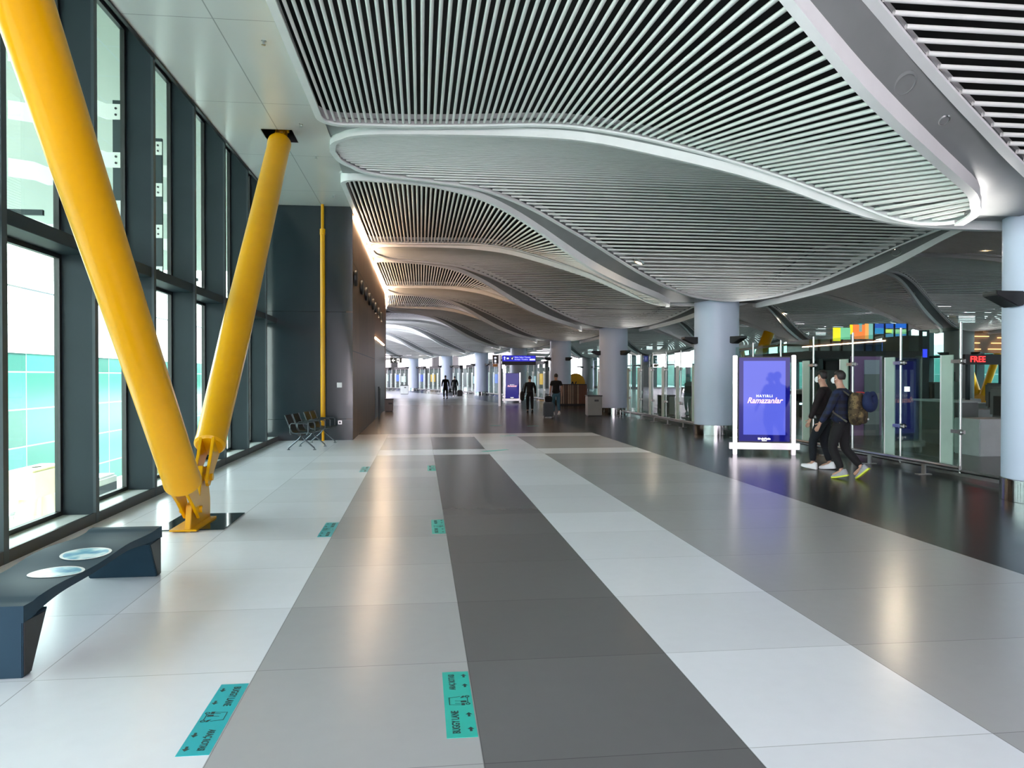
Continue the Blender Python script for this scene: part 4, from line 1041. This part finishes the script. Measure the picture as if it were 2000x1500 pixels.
# ------------------------------------------------------------------ beam seating
def seating():
    p0 = Vector((-2.72, 17.85, 0)); p1 = Vector((-2.42, 20.15, 0)); d = (p1 - p0); ang = math.atan2(d.y, d.x) - PI / 2
    r = empty('beam_seating', 'row of black seats with steel armrests on a beam, in front of the dark wall', 'seating', tuple(p0), ang)
    L = d.length
    M_mesh = mat('black_perforated', (.012, .013, .015), .4, var=.3, vscale=80)
    M_frm = mat('grey_steel_frame', (.09, .11, .12), .3, .8, var=.05)
    MB().box(-.04, .04, -.05, L + .05, .33, .39).build('beam', M_dark, r, bevel=.008)
    for y in (.12, 1.05, 2.05):
        g = MB(); g.sweep([(-.30, y, .02), (-.29, y, .05), (-.05, y, .26), (0, y, .34), (.05, y, .26), (.29, y, .05), (.30, y, .02)], .017, 8)
        g.lathe([(.035, 0), (.035, .015)], 14, Matrix.Translation((-.3, y, 0))); g.lathe([(.035, 0), (.035, .015)], 14, Matrix.Translation((.3, y, 0)))
        g.build('leg', M_frm, r, smooth=.8)
    for y in (.0, .58, 1.5, 2.0):
        # one bent shell: seat running up into the leaning back (faces +x)
        prof = [(.25, .40), (.18, .405), (-.08, .385), (-.17, .40), (-.21, .47), (-.27, .62), (-.34, .80)]
        vs = []; fs = []
        for (x, z) in prof:
            for yy in (y, y + .46): vs += [(x, yy, z), (x - .012, yy, z - .014)]
        for i in range(len(prof) - 1):
            o = i * 4; n = o + 4
            fs += [(o, n, n + 2, o + 2), (o + 1, o + 3, n + 3, n + 1), (o, o + 1, n + 1, n), (o + 2, n + 2, n + 3, o + 3)]
        fs += [(0, 2, 3, 1), tuple(len(prof) * 4 - 4 + k for k in (0, 1, 3, 2))]
        MB().add(vs, fs).build('seat_shell', M_mesh, r, smooth=.9)
        for yy in (y - .012, y + .472):
            MB().sweep([(x, yy, z) for x, z in prof], .014, 8).build('shell_frame', M_frm, r, smooth=.9)
    for y in (-.02, .56, 1.07, 1.49, 1.99, 2.48):
        MB().sweep([(-.20, y, .36), (-.22, y, .40), (-.22, y, .58), (-.19, y, .61), (.15, y, .61), (.19, y, .58), (.19, y, .40), (.15, y, .36)], .014, 8).build('armrest', M_frm, r, smooth=.9)
seating()

# ------------------------------------------------------------------ people
def skin(name, nodes, edges, mt, parent, sub=2, root=None):
    """nodes: {name: ((x,y,z), radius)}; grows a limb-like surface around the edges"""
    keys = list(nodes); ix = {k: i for i, k in enumerate(keys)}
    me = bpy.data.meshes.new(name); me.from_pydata([nodes[k][0] for k in keys], [(ix[a], ix[b]) for a, b in edges], [])
    o = bpy.data.objects.new(name, me); COL.objects.link(o)
    sk = o.modifiers.new('s', 'SKIN'); sk.use_smooth_shade = True; sk.branch_smoothing = .4
    for i, k in enumerate(keys):
        rr = nodes[k][1]; rr = rr if isinstance(rr, tuple) else (rr, rr)
        me.skin_vertices[0].data[i].radius = rr; me.skin_vertices[0].data[i].use_root = (k == (root or keys[0]))
    sb = o.modifiers.new('u', 'SUBSURF'); sb.levels = sub; sb.render_levels = sub
    bpy.context.view_layer.update()
    m2 = bpy.data.meshes.new_from_object(o.evaluated_get(bpy.context.evaluated_depsgraph_get()))
    bpy.data.objects.remove(o); bpy.data.meshes.remove(me)
    m2.materials.clear(); m2.materials.append(mt)
    m2.polygons.foreach_set('use_smooth', [True] * len(m2.polygons))
    n = bpy.data.objects.new(name, m2); COL.objects.link(n)
    if parent is not None: n.parent = parent
    return n
def person(loc, rz, label, J, top, legs, shoe, sole, hair=M_hair, mask=None, coat=False, short=False, height=1.74, skinm=M_skin, group=None):
    """local frame: +y is the walking direction, +x the right hand"""
    r = empty('person', label, 'person', loc, rz); k = height / 1.75; r.scale = (k, k, k)
    P = dict(J)
    nd = {'pel': ((0, -.01, .96), (.12, .09)), 'waist': ((0, 0, 1.08), (.125, .09)), 'chest': ((0, .0, 1.27), (.155, .105)), 'up': ((0, -.01, 1.40), (.11, .085)), 'neck': ((0, .0, 1.50), .055), 'jaw': (P.get('jaw', (0, .035, 1.575)), (.066, .07)), 'head': (P.get('head', (0, .02, 1.65)), (.077, .092)), 'crown': (P.get('crown', (0, .0, 1.70)), (.062, .075))}
    ed = [('pel', 'waist'), ('waist', 'chest'), ('chest', 'up'), ('up', 'neck'), ('neck', 'jaw'), ('jaw', 'head'), ('head', 'crown')]
    hx, hy, hz_ = nd['head'][0]; jx, jy, jz = nd['jaw'][0]; f = Vector((P.get('face', (0, 1, 0)))).normalized(); sd_ = Vector((f.y, -f.x, 0))
    c = Vector(nd['head'][0])
    nose = c + f * .098 + Vector((0, 0, -.03)); nd['nose'] = (tuple(nose), .012)
    ed += [('head', 'nose')]
    for s_, n_ in ((1, 'earR'), (-1, 'earL')):
        nd[n_] = (tuple(c + sd_ * .085 * s_ + Vector((0, 0, -.025))), .014); ed += [('head', n_)]
    for s_, S_ in ((1, 'R'), (-1, 'L')):
        sh = P.get('sh' + S_, (.185 * s_, -.01, 1.41)); el = P['el' + S_]; wr = P['wr' + S_]
        nd['sh' + S_] = (sh, .055); nd['el' + S_] = (el, .042); nd['wr' + S_] = (wr, .028)
        ed += [('up', 'sh' + S_), ('sh' + S_, 'el' + S_), ('el' + S_, 'wr' + S_)]
        d = (Vector(wr) - Vector(el)).normalized(); side = Vector((1, 0, 0)) if abs(d.x) < .8 else Vector((0, 1, 0))
        fw = Vector((0, 1, 0)); fw = (fw - d * fw.dot(d)).normalized()
        pm = Vector(wr) + d * .055; nd['pm' + S_] = (tuple(pm), (.018, .034)); ed.append(('wr' + S_, 'pm' + S_))
        for q in range(4):
            o1 = fw * (.026 - .018 * q); ln = (.062, .072, .068, .052)[q]
            a_ = pm + o1 + d * .035; b_ = a_ + d * ln * .6; c_ = b_ + (d * .8 - side * s_ * .55).normalized() * ln * .5
            for t, pt, rr in (('a', a_, .009), ('b', b_, .0085), ('c', c_, .007)): nd['f%d%s%s' % (q, t, S_)] = (tuple(pt), rr)
            ed += [('pm' + S_, 'f%da%s' % (q, S_)), ('f%da%s' % (q, S_), 'f%db%s' % (q, S_)), ('f%db%s' % (q, S_), 'f%dc%s' % (q, S_))]
        t1 = Vector(wr) + d * .03 + fw * .035; t2 = t1 + (d * .7 + fw * .6).normalized() * .05
        nd['t1' + S_] = (tuple(t1), .010); nd['t2' + S_] = (tuple(t2), .008); ed += [('wr' + S_, 't1' + S_), ('t1' + S_, 't2' + S_)]
        hp = (.095 * s_, 0, .90); kn = P['kn' + S_]; an = P['an' + S_]
        nd['hp' + S_] = (hp, .07); nd['kn' + S_] = (kn, .052); nd['an' + S_] = (an, .036)
        ed += [('pel', 'hp' + S_), ('hp' + S_, 'kn' + S_), ('kn' + S_, 'an' + S_)]
        toe = P['toe' + S_]; nd['toe' + S_] = (toe, (.032, .022)); ed.append(('an' + S_, 'toe' + S_))
    skin('body', nd, ed, skinm, r, 2, 'pel')
    # top garment
    jn = {'hem': ((0, -.005, .88 if not coat else .62), (.185 if not coat else .21, .155)), 'pel': ((0, -.005, .99), (.165, .13)), 'waist': ((0, 0, 1.12), (.16, .12)), 'chest': ((0, 0, 1.29), (.20, .14)), 'up': ((0, -.012, 1.41), (.125, .10)), 'col': ((0, 0, 1.485), (.068, .068))}
    je = [('hem', 'pel'), ('pel', 'waist'), ('waist', 'chest'), ('chest', 'up'), ('up', 'col')]
    for s_, S_ in ((1, 'R'), (-1, 'L')):
        sh = Vector(nd['sh' + S_][0]); el = Vector(nd['el' + S_][0]); wr = Vector(nd['wr' + S_][0])
        jn['sh' + S_] = (tuple(sh), .078); je.append(('up', 'sh' + S_))
        if short: jn['el' + S_] = (tuple(sh.lerp(el, .7)), .064); je.append(('sh' + S_, 'el' + S_))
        else:
            jn['el' + S_] = (tuple(el), .062); jn['wr' + S_] = (tuple(el.lerp(wr, .97)), .045); je += [('sh' + S_, 'el' + S_), ('el' + S_, 'wr' + S_)]
    skin('jacket' if not short else 'shirt', jn, je, top, r, 2, 'waist')
    tn = {'wst': ((0, 0, 1.04), (.16, .125)), 'pel': ((0, -.01, .95), (.17, .14))}; te = [('wst', 'pel')]
    for S_ in 'RL':
        hp, kn, an = (Vector(nd[q + S_][0]) for q in ('hp', 'kn', 'an'))
        tn['hp' + S_] = (tuple(hp - Vector((0, 0, .03))), .118); tn['th' + S_] = (tuple(hp.lerp(kn, .5)), .098); tn['kn' + S_] = (tuple(kn), .078); tn['cf' + S_] = (tuple(kn.lerp(an, .45)), .072); tn['an' + S_] = (tuple(kn.lerp(an, .93)), .058)
        te += [('pel', 'hp' + S_), ('hp' + S_, 'th' + S_), ('th' + S_, 'kn' + S_), ('kn' + S_, 'cf' + S_), ('cf' + S_, 'an' + S_)]
    skin('trousers', tn, te, legs, r, 2, 'pel')
    for S_ in 'RL':
        an, toe = Vector(nd['an' + S_][0]), Vector(nd['toe' + S_][0])
        d = (toe - an); d2 = Vector((d.x, d.y, 0)).normalized()
        pitch = P.get('pitch' + S_, 0.0)        # heel raised by this angle
        M = Matrix.Translation(an) @ Matrix(((d2.y, d2.x, 0, 0), (-d2.x, d2.y, 0, 0), (0, 0, 1, 0), (0, 0, 0, 1))) @ Matrix.Rotation(-pitch, 4, 'X')
        secs = [(-.085, .028, .02, .0), (-.07, .036, .085, .0), (-.02, .040, .095, .0), (.04, .043, .062, .0), (.10, .050, .038, .0), (.155, .047, .022, .005), (.19, .025, .008, .01)]
        for nm, mt, zz0, zz1, ex in (('shoe', shoe, 0, 1, 0), ('sole', sole, None, None, .006)):
            vs = []; fs = []; N = 12
            for (y, w_, hgt, lift) in secs:
                for q in range(N):
                    a_ = 2 * PI * q / N
                    if nm == 'shoe': z = -.075 + lift + max(0, math.sin(a_)) * (hgt + .012) + (0.004 if math.sin(a_) <= 0 else 0)
                    else: z = -.095 + lift + (.024 if math.sin(a_) > 0 else 0)
                    cw = math.cos(a_); cw = math.copysign(abs(cw) ** .6, cw)
                    vs.append(M @ Vector((cw * (w_ + ex), y * (1 + ex), z)))
            for i in range(len(secs) - 1):
                for q in range(N): fs.append((i * N + q, i * N + (q + 1) % N, (i + 1) * N + (q + 1) % N, (i + 1) * N + q))
            fs += [tuple(range(N)), tuple((len(secs) - 1) * N + q for q in range(N))]
            MB().add(vs, fs).build(nm, mt, r, smooth=.9)
    # hair: a cap with a hairline, open at the face
    up = Vector((0, 0, 1)); hc = (Vector(nd['head'][0]) + Vector(nd['crown'][0])) / 2 - f * .006
    mb = MB(); NU, NV = 24, 14; vs = []; fs = []
    for i in range(NV + 1):
        th = PI * .70 * i / NV
        for j in range(NU):
            ph = 2 * PI * j / NU; loc_ = sd_ * math.sin(th) * math.cos(ph) * .084 + f * math.sin(th) * math.sin(ph) * .100 + up * math.cos(th) * .100
            front = math.sin(ph)
            if front > .15 and th > PI * (.42 - .05 * front): 
                t2 = PI * (.42 - .05 * front); loc_ = sd_ * math.sin(t2) * math.cos(ph) * .081 + f * math.sin(t2) * math.sin(ph) * .094 + up * math.cos(t2) * .098
            vs.append(hc + loc_ * (1 + .015 * math.sin(j * 2.3 + i)))
    for i in range(NV):
        for j in range(NU): fs.append((i * NU + j, i * NU + (j + 1) % NU, (i + 1) * NU + (j + 1) % NU, (i + 1) * NU + j))
    mb.add(vs, fs).build('hair', hair, r, smooth=2)
    if mask:
        jc = Vector(nd['jaw'][0]) + Vector((0, 0, .03)); vs = []; fs = []
        for i in range(9):
            for j in range(13):
                a_ = (j - 6) / 6 * 1.25; b_ = (i - 4) / 4 * .75
                vs.append(jc + (f * math.cos(a_) * math.cos(b_) * .112 + sd_ * math.sin(a_) * .092 + up * math.sin(b_) * .075))
        for i in range(8):
            for j in range(12): fs.append((i * 13 + j, i * 13 + j + 1, i * 13 + j + 14, i * 13 + j + 13))
        mb = MB().add(vs, fs)
        for s_ in (-1, 1): mb.sweep([vs[4 * 13 + (12 if s_ > 0 else 0)], c + sd_ * .092 * s_ + f * .0 + Vector((0, 0, -.02))], .003, 6)
        mb.build('face_mask', mask, r, smooth=2)
        eye = mat('eye_dark', (.02, .015, .01), .2)
        mb = MB()
        for s_ in (-1, 1): mb.lathe([(.001, .0), (.010, .003), (.012, .008)], 10, Matrix.Translation(c + f * .082 + sd_ * .032 * s_ + Vector((0, 0, .0))), caps=False)
        mb.build('eyes', eye, r)
    return r
def check_mat(name, a, b, sc):
    M = bpy.data.materials.new(name); M.use_nodes = True; g = NG(M); n = M.node_tree; bs = n.nodes['Principled BSDF']
    t = n.nodes.new('ShaderNodeTexCoord'); sp = n.nodes.new('ShaderNodeSeparateXYZ'); n.links.new(t.outputs['Object'], sp.inputs[0])
    p_ = g.v('GREATER_THAN', g.v('FRACT', g.v('MULTIPLY', g.v('ADD', sp.outputs[0], sp.outputs[1]), sc)), .5)
    q_ = g.v('GREATER_THAN', g.v('FRACT', g.v('MULTIPLY', sp.outputs[2], sc)), .5)
    c_ = g.mix(g.v('MULTIPLY', g.v('ADD', p_, q_), .5), a, b); n.links.new(c_, bs.inputs['Base Color']); bs.inputs['Roughness'].default_value = .85
    return M
M_plaid = check_mat('navy_plaid', (.004, .005, .010), (.006, .014, .05), 9)
M_jdark = mat('maroon_black_cloth', (.009, .005, .006), .9, var=.3, vscale=6)
M_blk = mat('black_cloth', (.004, .004, .005), .9, var=.3, vscale=8)
M_navyj = mat('dark_navy_denim', (.004, .007, .011), .9, var=.3, vscale=10)
M_jean = mat('blue_denim', (.035, .10, .14), .85, var=.2, vscale=8)
M_shoew = mat('white_leather', (.75, .76, .77), .5, var=.03); M_greysh = mat('grey_mesh_shoe', (.28, .29, .31), .7, var=.15, vscale=60)
M_neon = mat('neon_sole', (.62, .72, .05), .5, var=.05); M_maskw = mat('white_mask', (.80, .81, .82), .8, var=.02)
# front man: plaid shirt
JA = dict(elL=(-.27, .07, 1.14), wrL=(-.27, .22, .90), elR=(.27, -.08, 1.15), wrR=(.26, .02, .90), knL=(-.10, .10, .50), anL=(-.09, -.06, .13), toeL=(-.09, .10, .04), knR=(.10, -.02, .49), anR=(.10, -.30, .19), toeR=(.10, -.17, .06), pitchL=0.25, pitchR=.75, jaw=(0, .05, 1.575), head=(-.0, .045, 1.65), crown=(0, .02, 1.70), face=(-.1, 1, 0))
pa = on_z(1650, 934)
HA = math.radians(36)
manA = person((pa.x - .06, pa.y + .02, 0), HA, 'man in navy plaid shirt and white mask walking with a brown backpack', JA, M_plaid, M_blk, M_greysh, M_neon, mask=M_maskw, height=1.76)
JB = dict(elL=(-.27, .06, 1.14), wrL=(-.26, .16, .90), elR=(.27, -.06, 1.14), wrR=(.26, .04, .90), knL=(-.10, .16, .51), anL=(-.09, .16, .11), toeL=(-.09, .32, .05), knR=(.10, .03, .49), anR=(.10, -.08, .11), toeR=(.10, .08, .035), pitchL=-.15, pitchR=.1, jaw=(0, .05, 1.575), head=(0, .045, 1.65), crown=(0, .02, 1.70), face=(0, 1, 0))
pb = on_z(1622, 917)
manB = person((pb.x - .13, pb.y, 0), math.radians(45), 'man in dark maroon jacket, navy jeans and white sneakers walking beside the plaid man', JB, M_jdark, M_navyj, M_shoew, M_shoew, mask=M_maskw, height=1.77)
# backpack and neck pillow
def camo():
    M = bpy.data.materials.new('brown_camouflage'); M.use_nodes = True; n = M.node_tree; b = n.nodes['Principled BSDF']
    t = n.nodes.new('ShaderNodeTexCoord'); no = n.nodes.new('ShaderNodeTexNoise'); no.inputs['Scale'].default_value = 11; no.inputs['Detail'].default_value = 2; cr = n.nodes.new('ShaderNodeValToRGB'); cr.color_ramp.interpolation = 'CONSTANT'
    e = cr.color_ramp.elements; e[0].color = (.02, .014, .007, 1); e[1].position = .6; e[1].color = (.14, .10, .042, 1); k = e.new(.45); k.color = (.06, .042, .018, 1)
    n.links.new(t.outputs['Object'], no.inputs[0]); n.links.new(no.outputs[0], cr.inputs[0]); n.links.new(cr.outputs[0], b.inputs['Base Color']); b.inputs['Roughness'].default_value = .9
    return M
M_camo = camo(); M_strap = mat('strap_grey', (.06, .06, .05), .8, var=.1)
def pillowbox(w_, d, h, mt, name, parent, off=(0, 0, 0), rnd=3.2):
    vs = []; fs = []; NU, NV = 24, 16
    for i in range(NV + 1):
        th = PI * i / NV
        for j in range(NU):
            ph = 2 * PI * j / NU; sp2 = lambda x, e=2 / rnd: math.copysign(abs(x) ** e, x)
            vs.append((off[0] + w_ / 2 * sp2(math.sin(th)) * sp2(math.cos(ph)), off[1] + d / 2 * sp2(math.sin(th)) * sp2(math.sin(ph)), off[2] + h / 2 * sp2(math.cos(th))))
    for i in range(NV):
        for j in range(NU): fs.append((i * NU + j, i * NU + (j + 1) % NU, (i + 1) * NU + (j + 1) % NU, (i + 1) * NU + j))
    return MB().add(vs, fs).build(name, mt, parent, smooth=1.2)
RA = Matrix.Translation(manA.location) @ Matrix.Rotation(HA, 4, 'Z')
bk = empty('backpack', 'brown camouflage backpack worn by the man in the plaid shirt', 'backpack', tuple(RA @ Vector((.02, -.245, .97))), HA)
pillowbox(.34, .20, .54, M_camo, 'bag_body', bk, (0, 0, .18)); pillowbox(.27, .10, .24, M_camo, 'front_pocket', bk, (0, -.10, .06))
for sx_ in (-.11, .11):
    MB().sweep([(sx_, .07, .40), (sx_ * 1.05, .16, .465), (sx_ * 1.15, .30, .42), (sx_ * 1.3, .36, .30), (sx_ * 1.7, .30, .12), (sx_ * 1.5, .08, -.03)], .016, 8).build('shoulder_strap', M_strap, bk, smooth=1)
MB().box(.06, .11, -.156, -.15, .0, .03).build('white_tag', M_white, bk)
npil = empty('neck_pillow', 'dark blue horseshoe neck pillow hanging on the brown backpack', 'pillow', tuple(RA @ Vector((.12, -.40, 1.30))), HA)
pts = [(math.sin(a) * .12, -.02 + .0 * a, math.cos(a) * -.12) for a in [-2.5 + 5.0 * i / 20 for i in range(21)]]
MB().sweep(pts, [.055 + .03 * math.sin(PI * i / 20) for i in range(21)], 16).build('pillow', mat('navy_velour', (.005, .014, .06), .85, var=.15), npil, smooth=1.2)
MB().sweep([(0, .02, .08), (.0, .1, .12), (0, .2, .12)], .008, 6).build('red_cord', mat('red_cord', (.6, .03, .02), .7), npil)
# distant people
STAND = lambda l=.08, b=.05: dict(elL=(-.25, -.03, 1.15), wrL=(-.26, .03, .92), elR=(.25, -.03, 1.15), wrR=(.27, .05, .92), knL=(-.10, l, .50), anL=(-.10, b, .09), toeL=(-.10, b + .14, .03), knR=(.10, .0, .50), anR=(.10, -.16, .13), toeR=(.10, -.02, .04), pitchL=0, pitchR=.3)
p = on_z(1086, 810); person((p.x, p.y, 0), .05, 'man in black T-shirt and blue jeans pulling a suitcase, seen from behind', STAND(), M_blk, M_jean, M_shoew, M_shoew, short=True, height=1.78)
manC = p
p = on_z(1035, 806); person((p.x, p.y, 0), -.05, 'person dressed all in black walking away beside the distant blue display', STAND(.12), M_blk, M_blk, M_blk, M_blk, height=1.68)
q = empty('shoulder_bag', 'black bag carried by the person in black beside the distant display', 'bag', (p.x - .36, p.y - .02, .55)); pillowbox(.20, .34, .44, M_blk, 'bag_body', q, (0, 0, .22)); MB().sweep([(0, -.12, .42), (.08, 0, .78), (0, .12, .42)], .012, 6).build('handle', M_blk, q)
p = on_z(870, 779); person((p.x, p.y, 0), .1, 'distant person in long dark coat walking away', STAND(.12), M_blk, M_blk, M_blk, M_blk, coat=True, height=1.74)
q = empty('hand_bag', 'black bag at the side of the distant person in a long coat', 'bag', (p.x + .34, p.y, .45)); pillowbox(.14, .36, .34, M_blk, 'bag_body', q, (0, 0, .17)); MB().sweep([(0, -.1, .32), (-.03, 0, .5), (0, .1, .32)], .012, 6).build('handle', M_blk, q)
p = on_z(888, 775); person((p.x, p.y, 0), 0, 'distant person in black with white shoes pulling a small suitcase', STAND(.1), M_blk, M_blk, M_shoew, M_shoew, height=1.68)
def suitcase(loc, mt, label, h=.62, hl=.95):
    r = empty('suitcase', label, 'suitcase', loc)
    MB().box(-.21, .21, -.12, .12, .05, h).build('shell', mt, r, bevel=.04, smooth=.6)
    g = MB()
    for x in (-.1, .1): g.tube((x, .10, h - .02), (x, .14, hl), .008, n=6)
    g.tube((-.11, .14, hl), (.11, .14, hl), .012, n=6); g.build('handle', M_dark, r)
    for x in (-.16, .16):
        for y in (-.08, .08): MB().lathe([(.025, -.012), (.025, .012)], 10, Matrix.Translation((x, y, .027)) @ Matrix.Rotation(PI / 2, 4, 'Y')).build('wheel', M_black, r)
    return r
q = on_z(1071, 816); suitcase((q.x, q.y, 0), mat('dark_teal_shell', (.01, .02, .022), .5, var=.1), 'dark suitcase pulled by the man in blue jeans')
s2 = pillowbox(.30, .2, .26, M_blk, 'travel_bag', None, (0, 0, 0)); s2.location = (q.x, q.y - .02, .76); tag(s2, 'black soft bag resting on top of the dark suitcase', 'bag')
suitcase((p.x + .42, p.y - .1, 0), M_black, 'small black suitcase beside the farthest person', .55, .9)

# ------------------------------------------------------------------ shop fronts behind the curved part of the screen, far end
M_shop = seam_mat('shop_wall', (.10, .11, .11), 1.4, 3.0, seam=(.25, .26, .26), axis='XZ'); M_shopd = mat('shop_fascia', (.02, .02, .022), .5, var=.1)
for j, (sa, sb) in enumerate(((62, 73), (75, 85), (87, 97), (99, 109), (111, 121))):
    r = empty('shop_front', 'distant dark shop front with black fascia behind the curved glass screen, %s along it' % ORD[j], 'shop front', group='distant shop fronts')
    for q in range(5):
        a0, a1 = sa + (sb - sa) * q / 5, sa + (sb - sa) * (q + 1) / 5
        for z0, z1, mt, nm, xx in ((0, 2.45, M_shop, 'wall', 12.0), (2.45, 2.95, M_shopd, 'fascia', 11.9)):
            vs = [bend((x, s_, z)) for z in (z0, z1) for s_ in (a0, a1) for x in (xx, xx + .4)]
            MB().add(vs, [(0, 2, 3, 1), (4, 5, 7, 6), (0, 1, 5, 4), (2, 6, 7, 3), (0, 4, 6, 2), (1, 3, 7, 5)]).build(nm, mt, r)
        z0, z1 = ((1.0, 1.9), (.9, 1.7))[q % 2]
        if (q + j) % 3 != 2:
            vs = [bend((x, s_, z)) for z in (z0, z1) for s_ in (a0 + .3, a1 - .5) for x in (11.85, 12.05)]
            c_ = [(.9, .45, .05), (.08, .16, .7), (.6, .75, .9), (.05, .08, .6), (.75, .78, .8)][(q * 2 + j) % 5]
            MB().add(vs, [(0, 2, 3, 1), (4, 5, 7, 6), (0, 1, 5, 4), (2, 6, 7, 3), (0, 4, 6, 2), (1, 3, 7, 5)]).build('lit_display', lit('shop_display', c_, .3), r)

mb = MB()
for a0 in range(-9, 9):
    x0, x1 = a0 * 4.0, a0 * 4.0 + 4.0
    for z0, z1, q0, q1 in ((-.1, 3.1, x0, x1), (5.6, 7.2, x0, x1), (3.1, 5.6, x0, x0 + 1.2)):
        vs = [bend((x, s_, z)) for z in (z0, z1) for s_ in (126, 126.4) for x in (q0, q1)]
        mb.add(vs, [(0, 2, 3, 1), (4, 5, 7, 6), (0, 1, 5, 4), (2, 6, 7, 3), (0, 4, 6, 2), (1, 3, 7, 5)])
tag(mb.build('wall_far', mat('far_wall_grey', (.12, .12, .12), .6, var=.05)), kind='structure')

tag(MB().box(6.5, 38.4, -16.3, -16, 0, 7).build('light_block_back', mat('light_block_grey', (.10, .11, .11), .6, var=.05)), kind='structure')  # unseen wall added behind the camera to block part of the sky light
